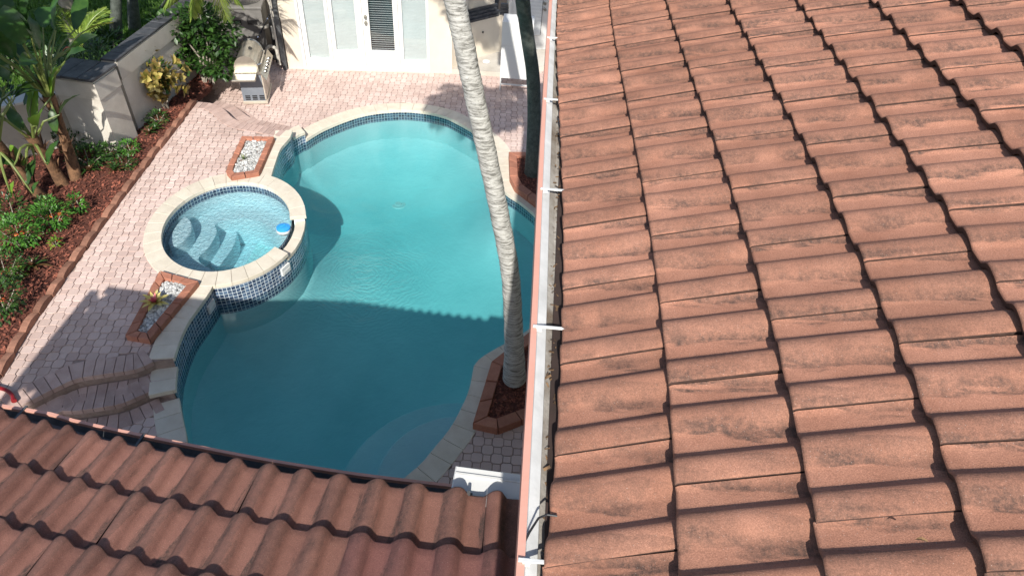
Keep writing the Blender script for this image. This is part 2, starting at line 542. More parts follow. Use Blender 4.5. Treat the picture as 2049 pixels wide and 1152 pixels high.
class MB:
    def __init__(s):
        s.v, s.f, s.n = [], [], 0

    def add(s, v, f):
        v = np.asarray(v, float)
        s.v.append(v)
        s.f += [tuple(int(i) + s.n for i in q) for q in f]
        s.n += len(v)
        return s

    def box(s, c, d, ax=None, bev=0.0):
        """centre, full size, optional 3x3 axes (rows)"""
        ax = np.eye(3) if ax is None else np.asarray(ax, float)
        h = np.asarray(d, float) / 2
        if bev <= 0:
            q = np.array([[x, y, z] for x in (-1, 1) for y in (-1, 1) for z in (-1, 1)], float) * h
            f = [(0, 1, 3, 2), (4, 6, 7, 5), (0, 4, 5, 1), (2, 3, 7, 6), (0, 2, 6, 4), (1, 5, 7, 3)]
        else:
            b = min(bev, min(h) * 0.45)
            q = []
            for z, i in ((-h[2], 0), (h[2] - b, 0), (h[2], b)):
                for x, y in ((-1, -1), (1, -1), (1, 1), (-1, 1)):
                    q.append((x * (h[0] - i), y * (h[1] - i), z))
            q = np.array(q)
            f = [(3, 2, 1, 0), (8, 9, 10, 11)]
            for r in (0, 4):
                for k in range(4):
                    f.append((r + k, r + (k + 1) % 4, r + 4 + (k + 1) % 4, r + 4 + k))
        return s.add(q @ ax + np.asarray(c, float), f)

    def prism(s, poly, z0, z1, inset=0.0, bevz=0.0):
        p = np.array([(a[0], a[1]) for a in poly], float)
        n = len(p)
        area = 0.5 * sum(p[i][0] * p[(i + 1) % n][1] - p[(i + 1) % n][0] * p[i][1] for i in range(n))
        if area < 0:
            p = p[::-1]
        rings = [np.c_[p, np.full(n, z0)]]
        if bevz:
            rings.append(np.c_[p, np.full(n, z1 - bevz)])
            c = p.mean(0)
            d = p - c
            L = np.linalg.norm(d, axis=1)[:, None]
            rings.append(np.c_[c + d * (1 - inset / L), np.full(n, z1)])
        else:
            rings.append(np.c_[p, np.full(n, z1)])
        v = np.vstack(rings)
        f = [tuple(range(n - 1, -1, -1)), tuple(range(n * (len(rings) - 1), n * len(rings)))]
        for r in range(len(rings) - 1):
            for k in range(n):
                f.append((r * n + k, r * n + (k + 1) % n, (r + 1) * n + (k + 1) % n, (r + 1) * n + k))
        return s.add(v, f)

    def tube(s, pts, rad, seg=8, cap=True):
        p = np.array(pts, float)
        n = len(p)
        rad = np.full(n, rad) if np.isscalar(rad) else np.asarray(rad)
        t = np.gradient(p, axis=0)
        t /= np.linalg.norm(t, axis=1)[:, None]
        a = np.cross(t, [0.13, 0.21, 0.97] if abs(t[0][2]) < 0.9 else [1, 0.1, 0])
        a /= np.linalg.norm(a, axis=1)[:, None]
        b = np.cross(t, a)
        v = []
        for i in range(n):
            for k in range(seg):
                an = 2 * PI * k / seg
                v.append(p[i] + rad[i] * (math.cos(an) * a[i] + math.sin(an) * b[i]))
        f = []
        for i in range(n - 1):
            for k in range(seg):
                f.append((i * seg + k, i * seg + (k + 1) % seg, (i + 1) * seg + (k + 1) % seg, (i + 1) * seg + k))
        if cap:
            f.append(tuple(range(seg - 1, -1, -1)))
            f.append(tuple(range((n - 1) * seg, n * seg)))
        return s.add(v, f)

    def build(s, name, m, parent=None, **kw):
        return mesh(name, np.vstack(s.v), s.f, m, parent, **kw)


def inst(src, loc, parent, rotz=None, scale=None, mat4=None, name=None):
    o = src.copy()
    if name:
        o.name = name
    COL.objects.link(o)
    o.parent = parent
    pl = wloc(parent) if parent is not None else Vector((0, 0, 0))
    if mat4 is not None:
        l, r, sc = mat4.decompose()
        o.location = l - pl
        o.rotation_mode = 'QUATERNION'
        o.rotation_quaternion = r
        o.scale = sc
    else:
        o.location = Vector(loc) - pl
        if rotz is not None:
            o.rotation_euler = (0, 0, rotz)
        if scale is not None:
            o.scale = scale
    return o


def axes(xd, up=(0, 0, 1)):
    x = np.asarray(xd, float)
    x = x / np.linalg.norm(x)
    y = np.cross(up, x)
    y /= np.linalg.norm(y)
    z = np.cross(x, y)
    return np.array([x, y, z])


def inside(p, poly):
    x, y = p[0], p[1]
    c = False
    n = len(poly)
    j = n - 1
    for i in range(n):
        xi, yi, xj, yj = poly[i][0], poly[i][1], poly[j][0], poly[j][1]
        if (yi > y) != (yj > y) and x < (xj - xi) * (y - yi) / (yj - yi) + xi:
            c = not c
        j = i
    return c


def smooth_line(p, n, closed=False):
    """Catmull-Rom through the points, resampled evenly to n points"""
    p = [np.array(a, float) for a in p]
    m = len(p)
    out = []
    rng = range(m if closed else m - 1)
    for i in rng:
        p0 = p[(i - 1) % m] if closed or i > 0 else p[0]
        p1, p2 = p[i], p[(i + 1) % m]
        p3 = p[(i + 2) % m] if closed or i + 2 < m else p[-1]
        for k in range(12):
            t = k / 12
            out.append(0.5 * ((2 * p1) + (p2 - p0) * t + (2 * p0 - 5 * p1 + 4 * p2 - p3) * t * t + (3 * p1 - p0 - 3 * p2 + p3) * t ** 3))
    out.append(p[0] if closed else p[-1])
    out = np.array(out)
    s = np.r_[0, np.cumsum(np.linalg.norm(np.diff(out, axis=0), axis=1))]
    q = np.linspace(0, s[-1], n + 1 if closed else n)
    r = np.c_[[np.interp(q, s, out[:, k]) for k in range(out.shape[1])]].T
    return r[:-1] if closed else r


def in_view(p, margin=0.02):
    v = (np.asarray(p) - CAM) @ RW
    if v[2] >= 0:
        return False
    x = CX + F_PX * v[0] / -v[2]
    y = CY - F_PX * v[1] / -v[2]
    return -2049 * margin < x < 2049 * (1 + margin) and -1152 * margin < y < 1152 * (1 + margin)


def dist_cam(p):
    return float(np.linalg.norm(np.asarray(p) - CAM))

# ================================================================== GROUND LEVELS
ZT, ZM, ZL, ZW = 0.30, 0.15, 0.0, -0.08      # terrace, middle step, lower deck, pool water
ZS = 0.20                                   # spa water

# spa: an oval in plan (centre, half axes, direction of the long axis)
SPA_C = np.array([-4.435, 7.83])
SPA_T = math.atan2(0.975, -0.22)


def spa_pt(a, ra, rb):
    e1 = np.array([math.cos(SPA_T), math.sin(SPA_T)])
    e2 = np.array([math.sin(SPA_T), -math.cos(SPA_T)])
    return SPA_C + e1 * ra * math.cos(a) + e2 * rb * math.sin(a)


SPA_OUT, SPA_IN = (1.355, 1.10), (1.085, 0.885)


def spa_ang(p):
    e1 = np.array([math.cos(SPA_T), math.sin(SPA_T)])
    e2 = np.array([math.sin(SPA_T), -math.cos(SPA_T)])
    d = np.asarray(p)[:2] - SPA_C
    return math.atan2(d @ e2 / SPA_OUT[1], d @ e1 / SPA_OUT[0])


# pool outline, sections clockwise from the near left corner; each section carries its coping level
left_low = gps([(372.8, 878.5), (364, 840), (358.5, 805)], ZW)
left_mid = gps([(358, 800), (359.6, 778)], ZW)
left_top = gps([(362, 758), (373, 722), (390, 684), (414.4, 649), (436, 615)], ZW)
a0, a1 = spa_ang(left_top[-1]), spa_ang(gp(545, 348, ZT))
if a1 > a0:
    a1 -= 2 * PI
# walk round the spa on the pool side
cand = [np.linspace(a0, a1, 40), np.linspace(a0, a1 + 2 * PI, 40)]
arc = max(cand, key=lambda s: spa_pt(s[20], *SPA_OUT)[0])
spa_arc = [np.array([*spa_pt(a, *SPA_OUT), ZT]) for a in arc]
back_top = gps([(549, 324), (560, 296), (579, 274)], ZT)
back_mid = gps([(585, 275.5), (604, 264)], ZM)
back_low = gps([(611.8, 277.8), (643, 258.7), (688, 239.6), (729.9, 226.7), (775, 220.5), (816.7, 219.4), (858, 224),
                (893, 232.6), (911, 241), (942, 258), (972, 279), (991, 300), (1000, 330), (1003, 358), (1012, 383),
                (1039.6, 401.8), (1073.6, 431)], ZL)
hid = [np.array([0.42, 8.5, 0]), np.array([0.50, 7.7, 0]), np.array([0.30, 6.85, 0])]
right_low = gps([(1050, 668), (992, 700), (955, 725.5), (948, 751), (941, 782), (925.7, 817.7), (904, 857), (872.7, 896), (829.5, 943)], ZL)
near_low = [np.array([-1.55, 3.62, 0]), np.array([-2.3, 3.42, 0]), np.array([-3.0, 3.62, 0]), np.array([-3.45, 4.0, 0])]

P2 = lambda l: [np.array([a[0], a[1]]) for a in l]
s_left = smooth_line(P2(near_low[2:] + left_low), 12)
s_mid = smooth_line([P2(left_low)[-1]] + P2(left_mid) + [P2(left_top)[0]], 6)
s_top = smooth_line(P2(left_top) + [P2(spa_arc)[0]], 22)
s_spa = np.array(P2(spa_arc))
s_bt = smooth_line([P2(spa_arc)[-1]] + P2(back_top) + [P2(back_mid)[0]], 14)
s_bm = smooth_line(P2(back_mid) + [P2(back_low)[0]], 5)
s_low = smooth_line(P2(back_low) + P2(hid) + P2(right_low) + P2(near_low[:3]), 150)
SECT = [(s_left, ZL), (s_mid, ZM), (s_top, ZT), (s_spa, ZT), (s_bt, ZT), (s_bm, ZM), (s_low, ZL)]
OUTL = np.vstack([s[:-1] for s, _ in SECT])
if np.linalg.norm(OUTL[0] - OUTL[-1]) < 1e-3:
    OUTL = OUTL[:-1]


def offset(line, d, closed=False):
    """shift a polyline sideways (positive: to the left of travel, away from the pool when it is walked clockwise)"""
    p = np.asarray(line)
    if closed:
        t = np.roll(p, -1, 0) - np.roll(p, 1, 0)
    else:
        t = np.gradient(p, axis=0)
    t = t / np.maximum(np.linalg.norm(t, axis=1)[:, None], 1e-9)
    return p + d * np.c_[-t[:, 1], t[:, 0]]


def signed_area(p):
    x, y = np.asarray(p).T
    return 0.5 * np.sum(x * np.roll(y, -1) - np.roll(x, -1) * y)


SGN = 1.0 if signed_area(OUTL) < 0 else -1.0

# ------------------------------------------------------------------ big ground sheets
def sheet_with_hole(name, outer, hole, z, m, kind='structure'):
    """flat sheet between an outer rectangle and an inner ring, both walked the same way by angle"""
    from mathutils.geometry import tessellate_polygon
    o = [Vector((a[0], a[1], 0)) for a in outer]
    h = [Vector((a[0], a[1], 0)) for a in hole]
    tr = tessellate_polygon([o, h])
    v = [(a.x, a.y, z) for a in o + h]
    f = []
    for t in tr:
        a, b_, c = (Vector(v[i]) for i in t)
        f.append(t if (b_ - a).cross(c - a).z > 0 else (t[0], t[2], t[1]))
    return mesh(name, v, f, m, kind=kind, pivot=(0, 0, z))


hole = offset(OUTL, SGN * 0.012, True)
_k0, _k1 = len(s_left) + len(s_mid) + len(s_top) - 3, len(s_left) + len(s_mid) + len(s_top) + len(s_spa) - 4
_far = [np.array(spa_pt(a, SPA_IN[0] + .12, SPA_IN[1] + .12)) for a in np.linspace(arc[0], arc[-1] + (2 * PI if arc[-1] < arc[0] else -2 * PI), 48)]
hole_all = list(hole[:_k0 - 1]) + _far + list(hole[_k1 + 2:])
PAD = [(-6.9, 2.2), (-6.9, 16.6), (1.6, 16.6), (1.6, 2.2)]
sheet_with_hole('lower_deck', PAD, hole_all, -0.012, 'grout')
ground = sheet_with_hole('ground', [(-300, -300), (300, -300), (300, 300), (-300, 300)], PAD, -0.10, 'soil')

# terrace: raised slab west of the pool
bord = gps([(-40, 800), (0, 750), (60, 653), (130, 552), (215, 434), (300, 321), (390, 206)], ZT)
step1 = gps([(306, 722), (270, 737), (200, 748), (150, 757), (105, 777), (60, 800), (20, 822)], ZT)       # front edge of the terrace
step2 = gps([(309, 777), (275, 792), (240, 806), (190, 815), (150, 820), (115, 822), (60, 850)], ZM)     # front edge of the middle step
cop_top_out = gps([(304, 722), (313.8, 684), (340, 637), (368, 600), (404, 560)], ZT)
upper = gps([(395, 205), (423, 208), (446, 219), (464, 236), (486, 246), (530, 254), (572, 262)], ZT)
upper_mid = gps([(432, 203), (458, 209), (480, 222), (500, 236), (535, 245), (585, 255)], ZM)
bt_out = offset(s_bt, SGN * 0.02)
terr_poly = P2(step1[::-1]) + [s_top[0]] + list(offset(s_top, SGN * 0.012)) + \
    [spa_pt(a, SPA_OUT[0] - .05, SPA_OUT[1] - .05) for a in np.linspace(arc[0], arc[-1] + (2 * PI if arc[-1] < arc[0] else -2 * PI), 48)] + list(offset(s_bt, SGN * 0.012)) + \
    P2(upper[::-1]) + [np.array([-6.98, 13.0]), np.array([-7.2, 10.7]), np.array([-7.95, 10.1]), np.array([-10.9, 7.4]), np.array([-11.0, 2.4]), np.array([-6.4, 2.4])]
# the terrace solid leaves out the spa basin: top sheet with a hole
spa_hole = [spa_pt(a, SPA_IN[0] + .05, SPA_IN[1] + .05) for a in np.linspace(0, 2 * PI, 64, endpoint=False)]


def clean(poly, eps=0.02):
    out = []
    for p in poly:
        if not out or np.linalg.norm(np.array(p) - out[-1]) > eps:
            out.append(np.array(p, float))
    if np.linalg.norm(out[0] - out[-1]) < eps:
        out.pop()
    return out


terr_poly = clean(terr_poly)


def slab(name, poly, z0, z1, m, hole=None, kind='structure'):
    from mathutils.geometry import tessellate_polygon
    loops = [[Vector((a[0], a[1], 0)) for a in poly]]
    if hole is not None:
        loops.append([Vector((a[0], a[1], 0)) for a in hole])
    allp = [a for l in loops for a in l]
    v = [(a.x, a.y, z1) for a in allp] + [(a.x, a.y, z0) for a in allp]
    nn = len(allp)
    f = []
    for t in tessellate_polygon(loops):
        a, b_, c = (allp[i] for i in t)
        f.append(t if (b_ - a).cross(c - a).z > 0 else (t[0], t[2], t[1]))
    k0 = 0
    for li, l in enumerate(loops):
        n = len(l)
        ccw = signed_area([(a.x, a.y) for a in l]) > 0
        if li == 1:
            ccw = not ccw
        for k in range(n):
            a, b_ = k0 + k, k0 + (k + 1) % n
            f.append((a + nn, b_ + nn, b_, a) if ccw else (a, b_, b_ + nn, a + nn))
        k0 += n
    return mesh(name, v, f, m, kind=kind, pivot=(0, 0, z1))


terrace = slab('terrace', terr_poly, -0.08, ZT - 0.012, 'grout')
mid_poly = P2(step2) + P2([gp(0, 880, ZM)]) + [np.array([-6.4, 3.3])] + P2([gp(0, 822, ZM)]) + P2(gps([(20, 815), (60, 795), (105, 772), (150, 752), (200, 743), (270, 732), (312, 718)], ZM)) + list(offset(s_mid, SGN * 0.012))[::-1]
middle = slab('middle_step', clean(mid_poly), -0.08, ZM - 0.012, 'grout')
um_poly = P2(upper_mid) + list(offset(s_bm, SGN * 0.012))[::-1] + P2(upper[::-1])
middle2 = slab('upper_step', clean(um_poly), -0.08, ZM - 0.012, 'grout')

# ------------------------------------------------------------------ PAVERS (octagon and dot)
PIT = 0.112
OCT = [(s1 * a, s2 * b) for s1, s2, a, b in ((1, -1, .0655, .0435), (1, 1, .0655, .0435), (1, 1, .0435, .0655), (-1, 1, .0435, .0655),
                                             (-1, 1, .0655, .0435), (-1, -1, .0655, .0435), (-1, -1, .0435, .0655), (1, -1, .0435, .0655))]
SQ = [(.0425, -.0425), (.0425, .0425), (-.0425, .0425), (-.0425, -.0425)]


def paver_src(name, shape):
    k = 0.975
    b = MB().prism([(x * k, y * k) for x, y in shape], -0.03, 0.0, 0.004, 0.004)
    me = bpy.data.meshes.new(name)
    me.from_pydata([tuple(x) for x in np.vstack(b.v)], [], b.f)
    me.materials.append(MT['paver'])
    return me


ME_OCT, ME_SQ = paver_src('octagon_paver', OCT), paver_src('square_paver', SQ)


def pave(poly, z, parent, rot, avoid=(), budget=300, focus=None):
    """octagon-and-dot paving inside poly; those that show largest as parts, the rest joined"""
    p = np.array([(a[0], a[1]) for a in poly])
    c, s = math.cos(rot), math.sin(rot)
    lo, hi = p.min(0), p.max(0)
    R = int(max(hi - lo) / PIT) + 4
    mid = (lo + hi) / 2
    cells = []
    for i in range(-R, R):
        for j in range(-R, R):
            x, y = i * PIT, j * PIT
            q = mid + np.array([c * x - s * y, s * x + c * y])
            if not (lo[0] <= q[0] <= hi[0] and lo[1] <= q[1] <= hi[1]):
                continue
            if inside(q, p) and not any(inside(q, a) for a in avoid):
                cells.append((q, (i + j) % 2))
    vis = [(dist_cam((q[0], q[1], z)), k) for k, (q, t) in enumerate(cells) if in_view((q[0], q[1], z))]
    vis.sort()
    chosen = set(k for _, k in vis[:budget])
    rest = MB()
    pl = wloc(parent)
    for k, (q, t) in enumerate(cells):
        dz = rnd.uniform(-0.0022, 0.0022)
        rz = rot + rnd.uniform(-.035, .035)
        jx, jy = rnd.uniform(-.0022, .0022), rnd.uniform(-.0022, .0022)
        if k in chosen:
            o = bpy.data.objects.new('paver', ME_SQ if t else ME_OCT)
            o.location = (q[0] + jx - pl.x, q[1] + jy - pl.y, z + dz - pl.z)
            o.rotation_euler = (rnd.uniform(-.01, .01), rnd.uniform(-.01, .01), rz)
            link(o, parent)
        else:
            c2, s2 = math.cos(rz), math.sin(rz)
            sh = [(q[0] + jx + (c2 * x - s2 * y) * .965, q[1] + jy + (s2 * x + c2 * y) * .965) for x, y in (SQ if t else OCT)]
            rest.prism(sh, z - 0.02, z + dz, 0.004, 0.004)
    if rest.n:
        rest.build('paver_field', 'paver', parent, kind='stuff')


# ------------------------------------------------------------------ COPING and pool shell
pool = thing('swimming_pool', 'free-form swimming pool with turquoise water, cream coping and a blue tile band', 'swimming pool', (-1.8, 8.0, 0))
spa = thing('spa', 'raised oval spa with cream coping and dark blue tiled outer wall beside the pool', 'spa', (SPA_C[0], SPA_C[1], 0.3))


def stones(line_in, line_out, z, count, parent, th=0.055, name='coping_stone', gap=0.0035, m='coping'):
    """row of wedge stones between two matching lines (same number of points)"""
    a, b = np.asarray(line_in), np.asarray(line_out)
    n = len(a)
    sa = np.linspace(0, n - 1, count + 1)

    def at(l, t):
        i = int(min(max(math.floor(t), 0), n - 2))
        return l[i] + (l[i + 1] - l[i]) * (t - i)
    L = np.linalg.norm(np.diff(a, axis=0), axis=1).sum() / count
    g = gap / 2 / L * (n - 1) / count
    for k in range(count):
        t0, t1 = sa[k] + g, sa[k + 1] - g
        tt = np.linspace(t0, t1, 3)
        poly = [at(a, t) for t in tt] + [at(b, t) for t in tt[::-1]]
        dz = rnd.uniform(-.0008, .0008)
        MB().prism(poly, z - th, z + dz + 0.004, 0.004, 0.004).build(name, m, parent)


CW = 0.27
sgn_off = lambda l, d: offset(l, SGN * d)


def coping_run(line, z, parent, wd=CW, each=0.235, lip=0.02):
    L = np.linalg.norm(np.diff(line, axis=0), axis=1).sum()
    stones(sgn_off(line, -lip), sgn_off(line, wd), z, max(1, round(L / each)), parent)


coping_run(s_left, ZL, pool)
coping_run(s_mid, ZM, pool)
coping_run(s_top, ZT, pool)
coping_run(s_bt, ZT, pool)
coping_run(s_bm, ZM, pool)
coping_run(s_low, ZL, pool)
# risers of the coping at the steps
for ln, zt, at in ((s_mid, ZM, -1), (s_left, ZL, -1), (s_bt, ZT, -1), (s_bm, ZM, -1)):
    pass
# spa coping, with the spillway gap on the pool side
gap_a = sorted([spa_ang(gp(612, 432, ZT)), spa_ang(gp(572, 505, ZT))])
full = np.linspace(gap_a[1], gap_a[0] + 2 * PI, 90) if (gap_a[1] - gap_a[0]) < PI else np.linspace(gap_a[0], gap_a[1], 90)
gapl = np.linspace(gap_a[0], gap_a[1], 12) if (gap_a[1] - gap_a[0]) < PI else np.linspace(gap_a[1], gap_a[0] + 2 * PI, 12)
stones([spa_pt(a, *SPA_IN) for a in full], [spa_pt(a, SPA_OUT[0] + .02, SPA_OUT[1] + .02) for a in full], ZT + .006, 30, spa)
stones([spa_pt(a, SPA_IN[0] + .07, SPA_IN[1] + .07) for a in gapl], [spa_pt(a, SPA_OUT[0] + .0, SPA_OUT[1] + .0) for a in gapl], ZT - .085, 2, spa, name='spillway_stone')


def wall_strip(name, line, z0, z1, m, parent, closed=False, flip=False):
    """vertical strip along a plan line, uv in metres; z1 may be a list"""
    l = np.asarray(line)
    n = len(l)
    zt = np.full(n, z1) if np.isscalar(z1) else np.asarray(z1)
    s = np.r_[0, np.cumsum(np.linalg.norm(np.diff(l, axis=0), axis=1))]
    v = [(l[i][0], l[i][1], z0) for i in range(n)] + [(l[i][0], l[i][1], zt[i]) for i in range(n)]
    f, uv = [], []
    for i in range(n - 1):
        q = (i, i + 1, n + i + 1, n + i)
        u = [(s[i], z0), (s[i + 1], z0), (s[i + 1], zt[i + 1]), (s[i], zt[i])]
        if flip:
            q, u = q[::-1], u[::-1]
        f.append(q)
        uv += u
    return mesh(name, v, f, m, parent, uvs=uv)


ZTILE = -0.24
# masonry ring of the spa under its coping, lower at the spillway
_n = 96
_a = np.linspace(0, 2 * PI, _n, endpoint=False)
_v, _f = [], []
for a in _a:
    lowered = min(abs((a - g_ + PI) % (2 * PI) - PI) for g_ in gapl) < 0.05
    zt_r = ZT - (.142 if lowered else .052)
    pi_, po_ = spa_pt(a, SPA_IN[0] + .05, SPA_IN[1] + .05), spa_pt(a, SPA_OUT[0] - .012, SPA_OUT[1] - .012)
    _v += [(*pi_, -.6), (*pi_, zt_r), (*po_, zt_r), (*po_, -.6)]
for i in range(_n):
    k = (i + 1) % _n
    for j in range(3):
        _f.append((i * 4 + j, k * 4 + j, k * 4 + j + 1, i * 4 + j + 1))
mesh('shell', _v, _f, 'spa_plaster', spa)
FL = SGN < 0
for ln, z in SECT:
    if ln is s_spa:
        continue
    wall_strip('tile_band', ln, ZTILE, z - 0.055, 'mosaic', pool, flip=FL)
spa_wall = wall_strip('tiled_wall', s_spa, ZTILE, [ZT - .05 if not (min(abs((a - g_ + PI) % (2 * PI) - PI) for g_ in gapl) < 0.04) else ZT - .14 for a in arc], 'mosaic', spa, flip=FL)
pc = OUTL.mean(0)

# basin: walls and a bowl floor
inner = OUTL
rings = []
DEP = 1.30


def depth_at(q):
    return -DEP - 0.25 * math.exp(-((q[0] + 1.8) ** 2 + (q[1] - 7.2) ** 2) / 5.0)


rings.append(np.c_[inner, np.full(len(inner), ZTILE)])
rings.append(np.c_[inner, np.full(len(inner), -1.5)])
nr = len(inner)
v = np.vstack(rings)
f = []
for r in range(len(rings) - 1):
    for k in range(nr):
        q = (r * nr + k, r * nr + (k + 1) % nr, (r + 1) * nr + (k + 1) % nr, (r + 1) * nr + k)
        f.append(q if SGN > 0 else q[::-1])
mesh('basin_wall', v, f, 'plaster', pool, smooth=True)
lo, hi = OUTL.min(0), OUTL.max(0)
NX, NY = 96, 132
gx, gy = np.meshgrid(np.linspace(lo[0] - .05, hi[0] + .05, NX), np.linspace(lo[1] - .05, hi[1] + .05, NY))
gpnt = np.c_[gx.ravel(), gy.ravel()]
A_, B_ = OUTL, np.roll(OUTL, -1, 0)
dmin = np.full(len(gpnt), 9.0)
for a, b_ in zip(A_, B_):
    d = b_ - a
    t = np.clip(((gpnt - a) @ d) / (d @ d), 0, 1)
    dmin = np.minimum(dmin, np.linalg.norm(gpnt - a - t[:, None] * d, axis=1))
ins_ = np.array([inside(q, OUTL) for q in gpnt])
dmin = np.where(ins_, dmin, 0.0)
zz_ = -0.62 - 0.78 * (1 - np.exp(-dmin / 0.55))
v = np.c_[gpnt, zz_]
f = [(j * NX + i, j * NX + i + 1, (j + 1) * NX + i + 1, (j + 1) * NX + i) for j in range(NY - 1) for i in range(NX - 1)]
mesh('basin_floor', v, f, 'plaster', pool, smooth=True)
# entry steps by the near right edge
for rr, zz, px in ((0.95, -0.42, (905, 925)), (1.45, -0.78, (905, 925))):
    c = gp(915, 960, -0.4)[:2]
    MB().prism([c + rr * np.array([math.cos(a), math.sin(a)]) for a in np.linspace(0, 2 * PI, 48, endpoint=False)], -1.4, zz, 0.03, 0.03).build('entry_step', 'plaster', pool)
# drain
dr = gp(797, 411, -1.36)
b = MB()
b.tube([dr + [0, 0, 0], dr + [0, 0, .035]], [.16, .14], 20)
b.tube([dr + [0, 0, .035], dr + [0, 0, .045]], [.07, .06], 16)
b.build('main_drain', 'white', pool)
# return plate in the wall and plate on the spa wall
def plate(px, py, z, name, parent):
    c = gp(px, py, z)
    k = int(np.argmin(np.linalg.norm(OUTL - c[:2], axis=1)))
    t = OUTL[(k + 1) % len(OUTL)] - OUTL[k - 1]
    t /= np.linalg.norm(t)
    nrm = np.array([t[1], -t[0]]) * SGN
    p = OUTL[k] + nrm * 0.012
    ax = np.array([[t[0], t[1], 0], [nrm[0], nrm[1], 0], [0, 0, 1]])
    b = MB().box((p[0], p[1], z), (.17, .03, .13), ax)
    o = b.build(name, 'white', parent)
    MB().box((p[0] + nrm[0] * .006, p[1] + nrm[1] * .006, z - .02), (.13, .03, .045), ax).build('slot', 'offwhite', o)
plate(563, 535, 0.08, 'skimmer_plate', spa)
plate(411, 614, 0.08, 'skimmer_plate', pool)

# spa basin
sa = np.linspace(0, 2 * PI, 72, endpoint=False)
ring = lambda ra, rb, z: np.array([[*spa_pt(a, ra, rb), z] for a in sa])


def lathe(name, prof, m, parent, smooth=True, uvm=False):
    rg = [ring(SPA_IN[0] * k + d, SPA_IN[1] * k + d, z) for k, d, z in prof]
    v = np.vstack(rg)
    n = len(sa)
    f, uv = [], []
    for r in range(len(rg) - 1):
        for k in range(n):
            f.append((r * n + k, r * n + (k + 1) % n, (r + 1) * n + (k + 1) % n, (r + 1) * n + k))
            u0, u1 = k * .087, (k + 1) * .087
            uv += [(u0, prof[r][2]), (u1, prof[r][2]), (u1, prof[r + 1][2]), (u0, prof[r + 1][2])]
    o = mesh(name, v, f, m, parent, smooth=smooth, uvs=uv if uvm else None)
    return o


lathe('inner_tile_band', [(1, .02, .25), (1, .02, .10)], 'mosaic', spa, False, True)
lathe('basin', [(1, .02, .10), (1, .02, -.64), (.97, 0, -.66), (.01, 0, -.66)], 'spa_plaster', spa, False)


def sp(l, z):
    """points picked in an enlarged view of the spa, on a horizontal plane"""
    return [gp(280 + .2605 * a, 320 + .2605 * b, z)[:2] for a, b in l]


well = smooth_line(sp([(575, 500), (625, 470), (740, 448), (850, 450), (940, 480), (1010, 525), (1090, 575), (1140, 620), (1090, 700), (900, 790), (720, 850), (590, 855), (470, 795), (452, 745), (510, 690), (562, 620), (590, 545)], -.12), 60, True)
e_in = lambda p: (((p - SPA_C) @ np.array([math.cos(SPA_T), math.sin(SPA_T)])) / (SPA_IN[0] - .03)) ** 2 + (((p - SPA_C) @ np.array([math.sin(SPA_T), -math.cos(SPA_T)])) / (SPA_IN[1] - .03)) ** 2
well = [p if e_in(p) < 1 else SPA_C + (p - SPA_C) / math.sqrt(e_in(p)) for p in well]
slab('bench', [spa_pt(a, SPA_IN[0] + .015, SPA_IN[1] + .015) for a in sa], -.65, -.12, 'spa_plaster', hole=clean(well, .01), kind=None).parent = spa
bpy.data.objects['bench'].location -= Vector(wloc(spa))
MB().prism(smooth_line(sp([(600, 525), (660, 508), (722, 508), (745, 560), (722, 650), (665, 740), (590, 830), (545, 800), (505, 750), (555, 660), (595, 570)], -.36), 40, True), -.65, -.36, .01, .01).build('foot_step', 'spa_plaster', spa)
MB().prism([p if e_in(p) < 1 else SPA_C + (p - SPA_C) / math.sqrt(e_in(p)) for p in smooth_line(sp([(345, 432), (385, 462), (398, 500), (390, 550), (350, 605), (300, 640), (245, 660), (190, 600), (240, 500), (300, 430)], .10), 40, True)], -.3, .10, .015, .015).build('corner_seat', 'spa_plaster', spa)

# water bodies
def water_body(name, ringpts, z, zb, m, amp, freq, seeds, res=.05, label=None):
    poly = np.asarray(ringpts)
    n = len(poly)
    from mathutils.geometry import tessellate_polygon
    tr = tessellate_polygon([[Vector((a[0], a[1], 0)) for a in poly]])
    v = [(a[0], a[1], z) for a in poly] + [(a[0], a[1], zb) for a in poly]
    f = []
    for t in tr:
        a, b_, c = (Vector(v[i]) for i in t)
        t2 = t if (b_ - a).cross(c - a).z > 0 else (t[0], t[2], t[1])
        f.append(t2)
        f.append(tuple(n + i for i in t2[::-1]))
    ccw = signed_area(poly) > 0
    for k in range(n):
        q = (k, n + k, n + (k + 1) % n, (k + 1) % n)
        f.append(q if ccw else q[::-1])
    o = mesh(name, v, f, m, kind='structure', pivot=(poly[0][0], poly[0][1], z))
    return o


MT['water'] = water_mat('pool_water', 0.5, 2.2, (0.21, 0.84, 0.85), 0.42, True)
MT['spa_water'] = water_mat('spa_water', 0.95, 19.0, (0.42, 0.86, 0.91), 0.42)
water_body('pool_water', offset(OUTL, SGN * 0.02, True), ZW, -1.75, 'water', 0, 0, 0)
water_body('spa_water', [spa_pt(a, SPA_IN[0] + .035, SPA_IN[1] + .035) for a in sa], ZS, -.72, 'spa_water', 0, 0, 0)
fl = thing('chlorine_float', 'round blue chlorine float with a white rim drifting in the spa', 'pool float', gp(568, 460, ZS))
c = gp(568, 460, ZS)
MB().tube([c + [0, 0, -.05], c + [0, 0, -.01], c + [0, 0, .03]], [.085, .11, .108], 24).build('rim', 'white', fl)
MB().tube([c + [0, 0, .032], c + [0, 0, .055], c + [0, 0, .065]], [.105, .10, .06], 24).build('cap', 'floater', fl)
MB().tube([c + [-.04, -.03, .066], c + [0.02, .04, .074]], .012, 6).build('grip', 'floater', fl)

